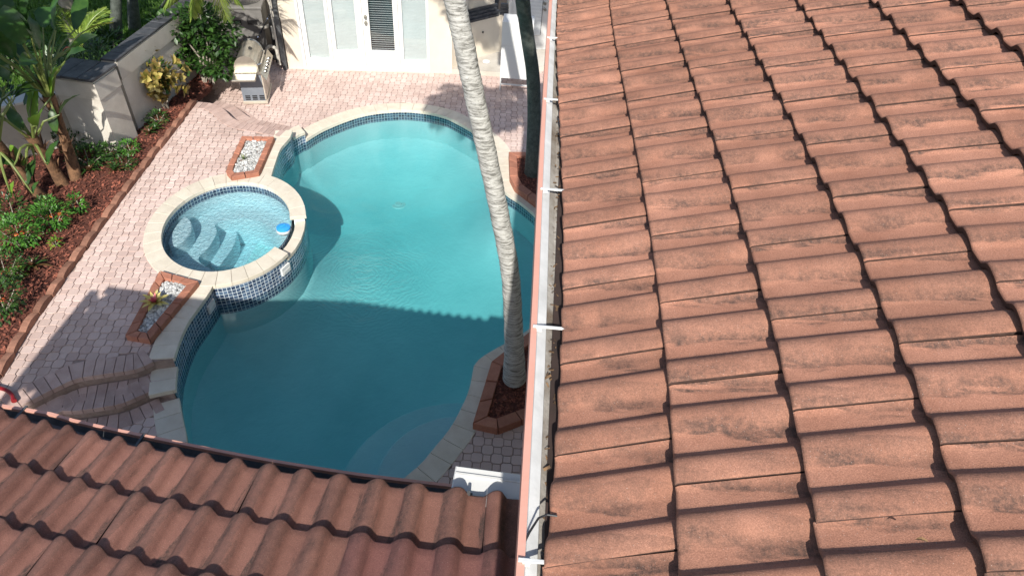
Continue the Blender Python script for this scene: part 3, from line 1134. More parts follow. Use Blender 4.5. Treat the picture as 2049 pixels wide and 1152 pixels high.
# ------------------------------------------------------------------ soldier-brick bands of the steps, then pavers
def brick_band(edge, z, wd, parent, each=.105, side=1, name='step_brick', m='stepbrick', th=.06, over=.0):
    """bricks standing across a line: front edge along `edge`, wd deep towards side"""
    L = np.linalg.norm(np.diff(edge, axis=0), axis=1).sum()
    n = max(2, int(round(L / each)))
    ln = smooth_line(list(edge), n * 2 + 1)
    a = offset(ln, -side * over)
    b = offset(ln, side * wd)
    stones(a, b, z, n, parent, th=th, name=name, gap=.007, m=m)


e1 = smooth_line(P2(step1), 30)
e2 = smooth_line(P2(step2), 30)
# side: towards the terrace (up the picture); e1 runs right to left
brick_band(e1, ZT, .25, terrace, side=-1, over=.015)
brick_band(offset(e1, .02), ZM, .215, middle, side=1, name='step_brick')
brick_band(e2, ZM, .235, middle, side=-1, over=.015)
brick_band(offset(e2, .02), ZL, .22, bpy.data.objects['lower_deck'], side=1)
u1 = smooth_line(P2(upper), 24)
u2 = smooth_line(P2(upper_mid), 24)
brick_band(u1, ZT, .22, terrace, side=-1, over=.015)
brick_band(u2, ZM, .27, middle2, side=-1, over=.015)
brick_band(offset(u2, .02), ZL, .18, bpy.data.objects['lower_deck'], side=1)

band1 = np.vstack([offset(e1, .0), offset(e1, -.245)[::-1]])
band_u = np.vstack([u1, offset(u1, -.215)[::-1]])
spa_o = [spa_pt(a, SPA_OUT[0] - .02, SPA_OUT[1] - .02) for a in np.linspace(0, 2 * PI, 60)]
plA = P2(gps([(251, 671), (300, 679), (399, 562), (319, 545)], ZT + .05))
plB = P2(gps([(452, 342), (479, 352), (518, 346), (549, 275), (484, 273)], ZT + .05))
bordl = smooth_line(P2(bord), 40)
topc = offset(s_top, SGN * .25)
btc = offset(s_bt, SGN * .25)
tp = clean(P2(step1[::-1]) + list(topc) + [SPA_C] + list(btc) + P2(upper[::-1]) + list(bordl[::-1]))
pave(tp, ZT, terrace, 0.12, avoid=[band1, band_u, spa_o, plA, plB], budget=300)
low_d = bpy.data.objects['lower_deck']
hole2 = offset(OUTL, SGN * .25, True)
lowp = [(-6.6, 3.0), (-6.6, 3.3), *P2(step2[::-1]), *[tuple(x) for x in s_left[::-1] - np.array([.0, 0])][:1]]
nearL = clean(P2([gp(20, 900, 0)]) + [np.array([-5.6, 2.6]), np.array([-3.3, 2.6]), np.array([-3.6, 3.6])] + P2([gp(345, 800, 0)]) + list(offset(e2, .23)))
pave(nearL, ZL, low_d, 0.0, avoid=[hole2], budget=120)
u2l = offset(u2, .18)
far_poly = clean(list(u2l[::-1]) + [np.array([-7.0, 13.0]), np.array([-7.0, 16.5]), np.array([1.4, 16.5]), np.array([1.4, 6.5]), np.array([.2, 6.6])] + [OUTL.mean(0)] + list(s_bm[::-1]))
bm_box = offset(s_bm, SGN * .25)
um_av = clean(P2(upper) + P2(upper_mid[::-1]))
pave(far_poly, ZL, low_d, 0.06, avoid=[hole2, um_av, np.array(terr_poly)], budget=60)
nearR = [np.array([-1.9, 2.4]), np.array([1.4, 2.4]), np.array([1.4, 6.7]), np.array([.2, 6.7]), np.array([-.4, 5.8]), np.array([-.9, 4.3])]
pave(nearR, ZL, low_d, 0.03, avoid=[hole2], budget=115)

# ================================================================== ROOFS
TW, AMP = 0.33, 0.040          # tile cover width (two barrels), barrel height


def barrel(tau, amp=AMP):
    ph = (tau + 0.52) % 1.0
    if ph < 0.57:
        return amp * math.sin(PI * (ph / 0.57) ** 0.72) ** 0.75
    return -0.0015 * math.sin(PI * (ph - .57) / .43)


def tile_mesh(name, m, L=0.37, waves=2, amp=AMP, shear=0.0):
    """barrel tile, local x up the slope, y across, z off the roof; butt edge at x=0, open hollow under the butt"""
    WW = TW * waves / 2
    taus = [k / 14 for k in range(14 * waves + 1)]
    xs = (0.0, 0.010, 0.05, 0.18, L)
    t = 0.036
    v = []
    for ix, x in enumerate(xs):
        for ta in taus:
            y = WW / 2 - ta * WW / waves
            e = (0.0035 if amp < .035 else .0) * max(0.0, 1 - (waves - ta) / 0.15)
            v.append((x, y * (.990 if amp < .035 else 1.003) + shear * x, barrel(ta, amp) + t * (1 - x / L) + e - (0.004 if ix == 0 else 0)))
    n = len(taus)
    base = len(v)
    for k, ta in enumerate(taus):
        y = WW / 2 - ta * WW / waves
        v.append((0.004, y * (.990 if amp < .035 else 1.003), barrel(ta, amp) + t - 0.024))
    f = []
    for r in range(len(xs) - 1):
        for k in range(n - 1):
            f.append((r * n + k, r * n + k + 1, (r + 1) * n + k + 1, (r + 1) * n + k))
    for k in range(n - 1):
        f.append((k + 1, k, base + k, base + k + 1))
    b2 = len(v)
    for r, x in enumerate(xs):
        q = v[r * n + n - 1]
        v.append((x, q[1] + .001, q[2] - 0.012))
    for r in range(len(xs) - 1):
        f.append((r * n + n - 1, b2 + r, b2 + r + 1, (r + 1) * n + n - 1))
    me = bpy.data.meshes.new(name)
    me.from_pydata(v, [], f)
    me.materials.append(MT[m])
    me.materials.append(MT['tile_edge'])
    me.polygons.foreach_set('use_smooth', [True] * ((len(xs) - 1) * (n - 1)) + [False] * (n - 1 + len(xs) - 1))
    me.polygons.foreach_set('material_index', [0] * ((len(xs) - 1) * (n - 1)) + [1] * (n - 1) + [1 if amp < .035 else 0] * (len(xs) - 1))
    me.update()
    return me


MT['tile_edge'] = mat('painted_shade_tile_edge', (0.045, 0.024, 0.018), (0.09, 0.048, 0.036), 30.0, 0.95, 0.3, 120)  # dark brown is the shade on the butt faces, put into the colour
_variants = {}


def tile_variant(m, waves, amp, shear):
    k = (m, waves, round(shear / .03))
    if k not in _variants:
        _variants[k] = tile_mesh('roof_tile', m, waves=waves, amp=amp, shear=k[2] * .03)
    return _variants[k]


# ---- main roof: slope rises to +x, courses run along y
AL = 0.2930024566
RS = np.array([math.cos(AL), 0, math.sin(AL)])
RN = np.array([-math.sin(AL), 0, math.cos(AL)])
RO = CAM - RN * 1.5 - RN * 0.045
CG = [4.078093291896832, 0.06744834959504371, -0.2558466217612769, -0.00463066035465671, -0.0019456464270740494, -0.013617690677422203, 0.0007459683596568109]
CS = [-0.43288164015215164, 0.3022875513304702, 0.16218016056080325, -0.0017853849042238773, 0.0051683695139811, -0.06903857361360961, 0.007695196344682131]


def q6(c, u, v):
    return c[0] + c[1] * u + c[2] * v + c[3] * u * u + c[4] * u * v + c[5] * v * v + c[6] * v ** 3


def main_g(u, v):
    lo_, hi_ = 0.5, 11.0
    vc = min(max(v, lo_), hi_)
    g = q6(CG, u, vc)
    if v < lo_:
        g += (v - lo_) * -0.29
    if v > hi_:
        g += (v - hi_) * -0.31
    return g


def main_pt(u, v, lift=0.0):
    g = main_g(u, v)
    gc = min(max(g, .65), 4.4)
    s = q6(CS, u, gc)
    return RO + RS * s + np.array([0, 1, 0]) * g + RN * lift


def frame_from(p0, p1, pa, pb, nrm, L, W):
    """matrix of a tile and its skew: butt middle p0, head middle p1, butt ends pa (low y) pb (high y)"""
    y = pb - pa
    wy = np.linalg.norm(y)
    y = y / wy
    x = p1 - p0
    sk = x @ y
    x = x - y * sk
    ly = np.linalg.norm(x)
    x = x / ly
    z = np.cross(x, y)
    m = Matrix.Identity(4)
    for r in range(3):
        m[r][0], m[r][1], m[r][2], m[r][3] = x[r] * (ly / L), y[r] * (wy / W), z[r], p0[r]
    return m, (sk / (wy / W)) / (L)


house = thing('main_house', 'nearer house wing with sunlit salmon barrel-tile roof and pink and white eave gutter', 'house', (1.4, 3.0, 0))
pl = np.array(wloc(house))


def place_tile(kind, fr_, parent, pln, jit=1.0):
    m4, sk = fr_
    o = bpy.data.objects.new('roof_tile', tile_variant(kind[0], kind[1], kind[2], sk))
    link(o, parent)
    l, r, sc = m4.decompose()
    o.location = l - Vector(pln) + Vector((0, 0, rnd.uniform(-.0015, .002) * jit))
    o.rotation_mode = 'QUATERNION'
    from mathutils import Euler
    e = Euler((rnd.uniform(-.008, .008) * jit, rnd.uniform(-.006, .004) * jit, rnd.uniform(-.006, .006) * jit)).to_quaternion()
    o.rotation_quaternion = r @ e
    o.scale = sc
    return o


ME_MAIN, ME_LOW, ME_PUR, ME_LOWH = ('tile_main', 2, .0245), ('tile_low', 2, .042), ('tile_purple', 2, .042), ('tile_low', 1, .042)
n_t = 0
for k in range(0, 12):
    off = 0.0 if k % 2 == 1 else 0.5
    for j in range(-3, 15):
        v0 = j + off
        v1 = v0 + 1
        p0, p1 = main_pt(k, v0 + .5), main_pt(k + 1, v0 + .5)
        if k >= 8 and (j < -3 or j > 14):
            continue
        pa, pb = main_pt(k, v1), main_pt(k, v0)
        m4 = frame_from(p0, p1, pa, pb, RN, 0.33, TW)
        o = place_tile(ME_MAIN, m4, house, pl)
        n_t += 1
# slab and walls under the tiles
y0_, y1_ = -1.4, 7.6
e0 = RO + RS * (-.33)
MBx = MB()
a_ = RO + RS * (-.36) - RN * .012
b_ = RO + RS * 4.6 - RN * .012
MBx.add([(a_[0], y0_, a_[2]), (a_[0], y1_, a_[2]), (b_[0], y1_, b_[2]), (b_[0], y0_, b_[2]),
         (a_[0] + .03, y0_, a_[2] - .14), (a_[0] + .03, y1_, a_[2] - .14), (b_[0], y1_, b_[2] - .16), (b_[0], y0_, b_[2] - .16)],
        [(0, 3, 2, 1), (4, 5, 6, 7), (0, 1, 5, 4), (1, 2, 6, 5), (2, 3, 7, 6), (3, 0, 4, 7)])
MBx.build('roof_deck', 'under', house)
# plain rows of tiles past the detailed ones
def tile_field(name, me, rows, m, parent):
    b = MB()
    for m4, sk in rows:
        ms = tile_variant(me[0], me[1], me[2], sk)
        vs = np.array([tuple(q.co) for q in ms.vertices])
        fs = [tuple(p.vertices) for p in ms.polygons]
        A = np.array(m4)
        b.add(vs @ A[:3, :3].T + A[:3, 3], fs)
    b.build(name, m, parent, kind='stuff', smooth=True)


rows = []
for k in range(0, 14):
    off = 0.0 if k % 2 == 1 else 0.5
    rng = list(range(-13, -3)) + list(range(15, 20))
    if k >= 12:
        rng = range(-13, 20)
    for j in rng:
        v0 = j + off
        rows.append(frame_from(main_pt(k, v0 + .5), main_pt(k + 1, v0 + .5), main_pt(k, v0 + 1), main_pt(k, v0), RN, 0.33, TW))
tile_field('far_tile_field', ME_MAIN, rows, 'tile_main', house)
MB().box((3.6, (y0_ + 8.2) / 2 + .4, 2.45), (5.2, 8.2, 4.9)).build('wall', 'stucco', house)

# gutter of the main eave
ZG = 5.055
lip = [(0.045, -1.4), (0.042, .4), (0.038, .9), (0.034, 1.43), (0.027, 1.9), (0.020, 2.26), (0.006, 3.3), (-0.003, 4.45), (-0.02, 7.6)]
lx = smooth_line([np.array(p) for p in lip], 30)


def sweep(name, line, prof, m, parent, smooth=False, thick=None):
    """profile (dx across, z) swept along a plan line; dx measured along +x"""
    n = len(line)
    v = []
    for p in line:
        for dx, z in prof:
            v.append((p[0] + dx, p[1], z))
    k = len(prof)
    f = [(i * k + j, i * k + j + 1, (i + 1) * k + j + 1, (i + 1) * k + j) for i in range(n - 1) for j in range(k - 1)]
    return mesh(name, v, f, m, parent, smooth=smooth)


sweep('gutter_lip', lx, [(0.0, ZG - .13), (0.0, ZG), (0.019, ZG + .002), (0.0195, ZG - .012)], 'pink', house)
sweep('gutter_inner', lx, [(0.0197, ZG - .010), (0.022, ZG - .014), (0.050, ZG - .030), (0.052, ZG - .045)], 'gutter_white', house)
sweep('gutter_trough', lx, [(0.052, ZG - .0452), (0.075, ZG - .062), (0.115, ZG - .060), (0.125, ZG + .0)], 'gutter_floor', house)
for py in (77, 200, 380, 655, 1122):
    c = gp({77: 1097, 200: 1091, 380: 1085, 655: 1071, 1122: 1043}[py], py, ZG)
    MB().box((c[0] + .055, c[1], ZG + .006), (.125, .008, .006)).box((c[0] + .012, c[1], ZG - .002), (.018, .014, .016)).build('gutter_hanger', 'gutter_white', house)
# black wire standing in for the strap's shadow near the bottom hanger
MB().tube([(0.047 + .0, .80, ZG - .01), (0.065, .84, ZG + .004), (.085, .875, ZG + .012), (.105, .885, ZG + .014), (.13, .885, ZG + .012)], .003, 6).build('strap_shadow_wire', 'black', house)
MB().box((a_[0] + .035, (y0_ + y1_) / 2, 4.90), (.02, y1_ - y0_, .16)).build('fascia', 'pink', house)
MB().box((.62, (y0_ + y1_) / 2, 4.84), (.92, y1_ - y0_, .02)).build('soffit', 'stucco', house)

# ---- lower roof: slope rises towards the camera, courses run along x
BE = math.radians(17)
DP = 2.75
BT = np.array([0, -math.cos(BE), math.sin(BE)])
BN = np.array([0, math.sin(BE), math.cos(BE)])
BO = np.array([0, .64 * DP, H - DP]) - BN * 0.072
BXC = [-2.3472998160749103, -0.010345401990162394, 0.12099149733014306, 0.002200305765162825, 0.0014215020114304528]
BTC = [0.09680220968341777, 0.3362138032312193, -0.013156039815767892, -0.0455600494492365, 0.025444233336036737]


def low_x(k, i):
    k = min(k, 3.0)
    if i < 0:
        return BXC[0] + BXC[1] * k + (BXC[2] + BXC[4] * k) * i
    return BXC[0] + BXC[1] * k + BXC[2] * i + BXC[3] * i * i + BXC[4] * k * i


def low_t(k, x):
    x = min(x, 0.0)
    xx = max(x, -2.45)
    t = BTC[0] + BTC[1] * k + BTC[2] * xx + BTC[3] * xx * xx + BTC[4] * min(k, 3) * xx
    if x < -2.45:
        t += (x + 2.45) * (BTC[2] - 2 * BTC[3] * 2.45 + BTC[4] * min(k, 3)) * .35
    return t


def low_pt(k, i):
    x = low_x(k, i)
    return BO + BT * low_t(k, x) + np.array([1.0, 0, 0]) * x


wing = thing('lower_wing', 'lower house wing with brown barrel-tile roof in front of the pool', 'house', (-2.6, 0.6, 0))
plw = np.array(wloc(wing))
for k in range(0, 6):
    i0 = 1 if k % 2 == 0 else 0
    for i in range(i0 - 24, 16, 2):
        l_, r_ = i - .24, i + 1.76
        if r_ > 15.9:
            continue
        me = ME_PUR if (k == 1 and i >= 11) else ME_LOW
        m_ = (l_ + r_) / 2
        place_tile(me, frame_from(low_pt(k, m_), low_pt(k + 1, m_), low_pt(k, l_), low_pt(k, r_), BN, 0.33, TW), wing, plw, .35)
    l_ = 14.76 if k % 2 == 0 else 13.76
    r_ = 15.6
    m_ = (l_ + r_) / 2
    if k % 2 == 0:
        place_tile(ME_LOWH, frame_from(low_pt(k, m_), low_pt(k + 1, m_), low_pt(k, l_), low_pt(k, r_), BN, 0.33, TW / 2), wing, plw)
a_, b_ = BO + BT * -.06 - BN * .02, BO + BT * 3.2 - BN * .02
xa, xb = -5.12, .95
ya = BO[1]
# deck follows the slight bow of the eave
xs_ = np.linspace(xa, xb, 14)
v, f = [], []
for x in xs_:
    t = low_t(0, x)
    p = BO + BT * (t + .02) - BN * .012
    q = BO + BT * 3.0 - BN * .012
    v += [(x, p[1], p[2]), (x, q[1], q[2]), (x, q[1], q[2] - .16), (x, p[1] - .02, p[2] - .12)]
for i in range(len(xs_) - 1):
    for j in range(4):
        f.append((i * 4 + j, i * 4 + (j + 1) % 4, (i + 1) * 4 + (j + 1) % 4, (i + 1) * 4 + j))
f += [(0, 3, 2, 1), (len(v) - 4, len(v) - 3, len(v) - 2, len(v) - 1)]
mesh('roof_deck', v, f, 'under', wing)
MB().box((-2.1, -.35, 1.80), (5.5, 3.0, 3.6)).build('wall', 'stucco', wing)
rows = []
for k in range(6, 9):
    i0 = 1 if k % 2 == 0 else 0
    for i in range(i0 - 24, 14, 2):
        rows.append(frame_from(low_pt(k, i + .76), low_pt(k + 1, i + .76), low_pt(k, i - .24), low_pt(k, i + 1.76), BN, 0.33, TW))
tile_field('upper_tile_field', ME_LOW, rows, 'tile_low', wing)
# unseen board added down the left end to straighten the roof's shadow edge
p_, q_ = BO + BT * -.12 + BN * .03, BO + BT * 3.0 + BN * .03
xr = BO[1] * 0 - 5.36
a3 = np.array([[1, 0, 0], BT, -BN if False else np.cross([1, 0, 0], BT)])
MB().box(((xr), (p_[1] + q_[1]) / 2, (p_[2] + q_[2]) / 2), (.12, np.linalg.norm(q_ - p_), .16), a3).build('shadow_edge_board', 'brown_trim', wing)
# gutter of the lower eave
lipB = gps([(0, 800), (160, 834), (310, 865), (420, 887), (520, 906), (610, 921), (700, 935), (810, 949), (905, 960)], 3.745)
lipB = [np.array([-5.25, lipB[0][1] + .16])] + P2(lipB)
lb = smooth_line(lipB, 40)


def sweep_y(name, line, prof, m, parent):
    n, k = len(line), len(prof)
    v = [(p[0], p[1] + dy, z) for p in line for dy, z in prof]
    f = [(i * k + j + 1, i * k + j, (i + 1) * k + j, (i + 1) * k + j + 1) for i in range(n - 1) for j in range(k - 1)]
    return mesh(name, v, f, m, parent)


ZB = 3.712
sweep_y('gutter_lip', lb, [(0.0, ZB - .11), (0.0, ZB), (-.016, ZB + .001), (-.0165, ZB - .02)], 'pink', wing)
sweep_y('gutter_trough', lb, [(-.017, ZB - .021), (-.035, ZB - .05), (-.085, ZB - .055), (-.12, ZB + .005)], 'gutter_dark', wing)
for x_, y_ in ((52, 812), (287, 868)):
    c = gp(x_, y_, ZB)
    MB().box((c[0], c[1] - .05, ZB + .002), (.012, .10, .008), axes((1, -.1, 0))).build('gutter_joint', 'gutter_dark', wing)
# white end box of the gutter at the inner corner
c0, c1, c2_ = gp(910, 931, 3.80), gp(1046, 949, 3.80), gp(935, 985, 3.80)
bx = MB().box(((c0[0] + c1[0]) / 2 + .06, (c0[1] + c1[1]) / 2 - .10, 3.76), (c1[0] - c0[0] + .12, .20, .08), axes((c1[0] - c0[0], c1[1] - c0[1], 0)), bev=.006)
eb = bx.build('gutter_end_box', 'white', wing)
MB().box(((c0[0] + c1[0]) / 2 + .06, (c0[1] + c1[1]) / 2 - .045, 3.803), (c1[0] - c0[0] + .10, .012, .01), axes((c1[0] - c0[0], c1[1] - c0[1], 0))).build('seam', 'gutter_white', eb)
c = gp(938, 976, 3.9)
MB().tube([(c[0], c[1], 3.78), (c[0], c[1], 3.87)], .008, 8).tube([(c[0] + .01, c[1] + .03, 3.81), (c[0] + .01, c[1] - .03, 3.81)], .005, 6).build('gutter_screw', 'gutter_dark', wing)

# ================================================================== POOL HOUSE with French doors
pa, pb = gp(578, 138, 0), gp(905, 148, 0)
U = (pb - pa)
LW = np.linalg.norm(U)
U = U / LW
NW = np.array([U[1], -U[0], 0.0])            # towards the pool
ax = np.array([U, -NW, [0, 0, 1]])
bld = thing('pool_house', 'cream stucco house wall with white French doors across the pool', 'house', (pa[0] + LW / 2 * U[0], pa[1] + LW / 2 * U[1], 0))


def uz(px, py, dep=0.0):
    q = on_plane(px, py, pa + NW * dep, NW)
    return (q - pa) @ U, q[2]


def wbox(b, u0, u1, z0, z1, d0, d1, bev=0):
    """box on the wall: along u, up z, depth d outward from the wall plane"""
    c = pa + U * (u0 + u1) / 2 + NW * (d0 + d1) / 2 + np.array([0, 0, (z0 + z1) / 2])
    return b.box(c, (u1 - u0, abs(d1 - d0), z1 - z0), ax, bev)


uA, zb = uz(607, 122)
uB, _ = uz(860, 122)
zb = 0.02
ztop = 2.35
b = MB()
wbox(b, 0, uA, 0, 3.4, -.3, 0)
wbox(b, uB, LW, 0, 3.4, -.3, 0)
wbox(b, uA, uB, ztop, 3.4, -.3, 0)
wbox(b, uA, uB, -.0, zb + .02, -.3, .02)
b.build('wall', 'stucco', bld)
b = MB()
wbox(b, -.0, .3, 0, 3.4, -3.5, -.301)
b.build('side_wall', 'stucco_grey', bld)
# door set: frame, four panels
fr = MB()
for u0, u1 in ((uA, uA + .05), (uB - .05, uB)):
    wbox(fr, u0, u1, 0.03, ztop, -.10, .018)
wbox(fr, uA + .05, uB - .05, .03, .06, -.10, .015)
frame = fr.build('door_frame', 'white', bld)
gl = []
for (x0, x1, y) in ((621, 661, 115), (674, 717.5, 100), (744, 790.6, 101), (809, 855, 120)):
    ua, z = uz(x0, y, -.04)
    ub, _ = uz(x1, y, -.04)
    gl.append((ua, ub, z))
lim = [uA + .05, (gl[0][1] + gl[1][0]) / 2 - .01, (gl[1][1] + gl[2][0]) / 2, (gl[2][1] + gl[3][0]) / 2 + .01, uB - .05]
for k, (ua, ub, z) in enumerate(gl):
    l0, l1 = lim[k] + .004, lim[k + 1] - .004
    d = MB()
    wbox(d, l0, ua, .065, ztop - .01, -.07, -.03)
    wbox(d, ub, l1, .065, ztop - .01, -.07, -.03)
    wbox(d, ua, ub, .065, z, -.07, -.03)
    # raised bead round the light
    wbox(d, ua - .022, ua, z - .022, ztop, -.03, -.014)
    wbox(d, ub, ub + .022, z - .022, ztop, -.03, -.014)
    wbox(d, ua, ub, z - .022, z, -.03, -.014)
    nm = 'french_door' if k in (1, 2) else 'sidelight'
    dd = d.build(nm, 'white', bld)
    if k == 2:
        h = MB()
        hu = (ua + lim[k]) / 2
        for px, py in ((731, 34), (732, 46)):
            uu, zz = uz(px, py, -.02)
            c = pa + U * uu + np.array([0, 0, zz])
            h.tube([c + NW * -.03, c + NW * .0], .035, 12)
            h.tube([c + NW * .0, c + NW * .02, c + NW * .045], [.014, .03, .022], 12)
        h.build('door_knob', 'steel', dd)
    p = MB()
    wbox(p, ua, ub, z, ztop, -.052, -.048)
    p.build('pane', 'pane', dd)
    bb = MB()
    if k == 2:
        zz = z + .025
        while zz < 2.2:
            c = pa + U * (ua + ub) / 2 + NW * -.095 + np.array([0, 0, zz])
            t = math.radians(-18)
            a3 = np.array([U, -NW * math.cos(t) + np.array([0, 0, math.sin(t)]), NW * math.sin(t) + np.array([0, 0, math.cos(t)])])
            bb.box(c, (ub - ua - .01, .034, .003), a3)
            zz += .046
        bb.build('blind', 'blind', dd)
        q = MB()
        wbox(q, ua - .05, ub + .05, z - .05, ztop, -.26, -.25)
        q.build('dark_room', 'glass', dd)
    else:
        zz = z + .005
        while zz < 2.2:
            c = pa + U * (ua + ub) / 2 + NW * -.075 + np.array([0, 0, zz + .015])
            t = math.radians(-60)
            a3 = np.array([U, -NW * math.cos(t) + np.array([0, 0, math.sin(t)]), NW * math.sin(t) + np.array([0, 0, math.cos(t)])])
            bb.box(c, (ub - ua - .004, .036, .0025), a3)
            zz += .030
        wbox(bb, ua, ub, z - .02, ztop, -.10, -.095)
        bb.build('blind', 'blind', dd)

# recess right of the doors: landing, bay wall with slate sill, grey door
lp = gps([(905, 146), (925, 128), (998, 103), (1014, 103), (1092, 101), (1092, 140), (1000, 152)], .02)
MB().prism(P2(lp), -.1, .10).build('landing', 'stucco_grey', bld)
r0, r1, r2, r3 = gp(935, 121, .1), gp(997, 104, .1), gp(1014, 104, .1), gp(1110, 100, .1)


def wall_seg(b, p, q, z0, z1, th=.2):
    d = q - p
    L = np.linalg.norm(d[:2])
    a3 = axes((d[0], d[1], 0))
    c = (p + q) / 2 + a3[1] * th / 2
    return b.box((c[0], c[1], (z0 + z1) / 2), (L, th, z1 - z0), a3)


zs = near(965, 38, (r0[0] + r1[0]) / 2, (r0[1] + r1[1]) / 2)[2]
b = MB()
wall_seg(b, r0, r1, 0, zs)
wall_seg(b, r1, r2, 0, zs, .2)
wall_seg(b, pb + U * 0 + np.array([-.02, .02, 0]), r0, 0, 3.4, .2)
b.build('bay_wall', 'stucco', bld)
a3 = axes((r1 - r0) * [1, 1, 0])
ns = 9
for i in range(ns):
    for rr in range(4):
        c = r0 + (r1 - r0) * ((i + .5 + (.25 if rr % 2 else -.25)) / ns)
        c = np.array([c[0], c[1], zs + .01 + rr * .055]) + a3[1] * (.02 + rr * .04)
        MB().box(c, (np.linalg.norm((r1 - r0)[:2]) / ns * .96, .055, .05), a3).build('slate', 'slate', bld)
c = (r1 + r2) / 2
for rr in range(4):
    MB().box((c[0], c[1] + .02 + rr * .04, zs + .01 + rr * .055), (abs(r2[0] - r1[0]), .055, .05)).build('slate', 'slate', bld)
b = MB()
wall_seg(b, r0 + a3[1] * .2, r1 + a3[1] * .2, zs - .1, 3.4)
b.build('upper_bay_wall', 'stucco', bld)
c = on_plane(966, 65, r0, np.array([a3[1][0], a3[1][1], 0]))
MB().tube([c - a3[1] * .012, c + a3[1] * .01], .022, 12).build('vent_pipe', 'black', bld)
c = gp(973, 124, .11)
MB().tube([c, c + [0, 0, .02]], [.085, .08], 16).build('drain_lid', 'white', bld)
# grey door with blind
dpl = (r2 + r3) / 2
ud = (r3 - r2) / np.linalg.norm(r3 - r2)
nd = np.array([ud[1], -ud[0], 0])
b = MB()
wall_seg(b, r2 + ud * .0, r2 + ud * .06, 0, 3.4, .2)
wall_seg(b, r3 + ud * -.1, r3 + ud * 1.5, 0, 3.4, .2)
b.build('door_jamb', 'offwhite', bld)
b = MB()
wall_seg(b, r2 + ud * .06 - nd * .06, r3 - ud * .1 - nd * .06, .1, 2.4, .05)
gd = b.build('garden_door', 'offwhite', bld)
g0 = on_plane(1033, 72, r2 - nd * .055, nd)
g1 = on_plane(1080, 72, r2 - nd * .055, nd)
b = MB()
cc = (g0 + g1) / 2
zz = g0[2] + .02
Lg = np.linalg.norm((g1 - g0)[:2])
while zz < 2.1:
    b.box((cc[0] + nd[0] * .012, cc[1] + nd[1] * .012, zz), (Lg, .02, .022), axes(ud))
    zz += .03
b.build('blind', 'blind', gd)
b = MB()
for px, py in ((1090, 7), (1090, 19)):
    q = on_plane(px, py, r2 - nd * .04, nd)
    b.tube([q, q + nd * .05], .03, 10)
b.build('door_knob', 'steel', gd)
MB().box((cc[0] + nd[0] * .006, cc[1] + nd[1] * .006, (g0[2] + 2.1) / 2), (Lg + .03, .004, 2.1 - g0[2]), axes(ud)).build('pane', 'glass', gd)
# alcove back wall left of the doors
q0 = pa + np.array([-1.9, 1.25, 0])
b = MB()
wall_seg(b, pa + np.array([-1.75, 1.2, 0]), pa + np.array([.1, 1.25, 0]), 0, 3.2, .2)
b.build('alcove_wall', 'stucco_grey', bld)

# white door-like bench: tall white table in front of the grey door
tb = [gp(1003, 163, .25), gp(1061, 160, .25)]
l0 = gp(999, 182, 0)
l1 = l0 + np.array([.62, .0, 0])
cabt = thing('white_cabinet', 'tall plain white cabinet on thin legs in front of the grey door', 'cabinet', l0 + np.array([.3, .2, 0]))
zt_ = near(1018, 45, l0[0] + .05, l0[1])[2]
zb_ = near(1001, 157, l0[0], l0[1])[2]
MB().box(((l0[0] + l1[0]) / 2, l0[1] + .24, (zt_ + zb_) / 2), (.62, .42, zt_ - zb_), bev=.01).build('body', 'white', cabt)
for x in (l0[0] + .012, l1[0] - .012):
    for y in (l0[1] + .03, l0[1] + .43):
        MB().box((x, y, zb_ / 2), (.024, .024, zb_)).build('leg', 'offwhite', cabt)
MB().box(((l0[0] + l1[0]) / 2, l0[1] + .03, zb_ * .52), (.57, .02, .03)).build('rail', 'white', cabt)
MB().box(((l0[0] + l1[0]) / 2, l0[1] + .028, (zt_ + zb_) / 2 + .1), (.55, .006, .004)).build('seam', 'offwhite', cabt)

# ================================================================== GARDEN WALL
def wall_pts():
    A = gp(402.8, 147.6, ZT)
    B_ = gp(279.5, 264, ZT)
    return A, B_


wA, wB = wall_pts()
wd = (wA - wB)
wl = np.linalg.norm(wd)
wd = wd / wl
wA2 = wB + wd * (wl + 1.6)
hW = near(335, 24, *(gp(402.8 - 8, 147.6, ZT)[:2]))[2]
cF, cR = gp(241, 309, ZT), gp(278, 277, ZT)
hC = near(182, 167, cF[0], cF[1])[2]
gw = thing('garden_wall', 'weathered beige stucco garden wall with slate coping and a stepped-out end pier', 'garden wall', (wB[0], wB[1], ZT))
b = MB()
nl = np.array([-wd[1], wd[0], 0])
nl = nl if nl[0] < 0 else -nl
a3 = np.array([wd, nl, [0, 0, 1]])
cc = (wB + wA2) / 2 + nl * .12
b.box((cc[0], cc[1], (hC) / 2 + .0), (np.linalg.norm(wA2 - wB), .24, hC), a3)
wallm = b.build('wall', 'stucco_grey', gw)
# raised plaster band under the coping
MB().box((cc[0], cc[1], hC - .16), (np.linalg.norm(wA2 - wB), .27, .28), a3).build('frieze', 'stucco_grey', gw)
pd = (cR - cF)
plen = np.linalg.norm(pd)
pd /= plen
pn = np.array([-pd[1], pd[0], 0])
a4 = np.array([pd, pn, [0, 0, 1]])
pw = .72
pc_ = (cF + cR) / 2 + pn * pw / 2
MB().box((pc_[0], pc_[1], hC / 2 + .005), (plen, pw, hC + .01), a4).build('pier', 'stucco_grey', gw)
MB().box((pc_[0], pc_[1], hC - .15), (plen + .03, pw + .03, .27), a4).build('pier_frieze', 'stucco_grey', gw)
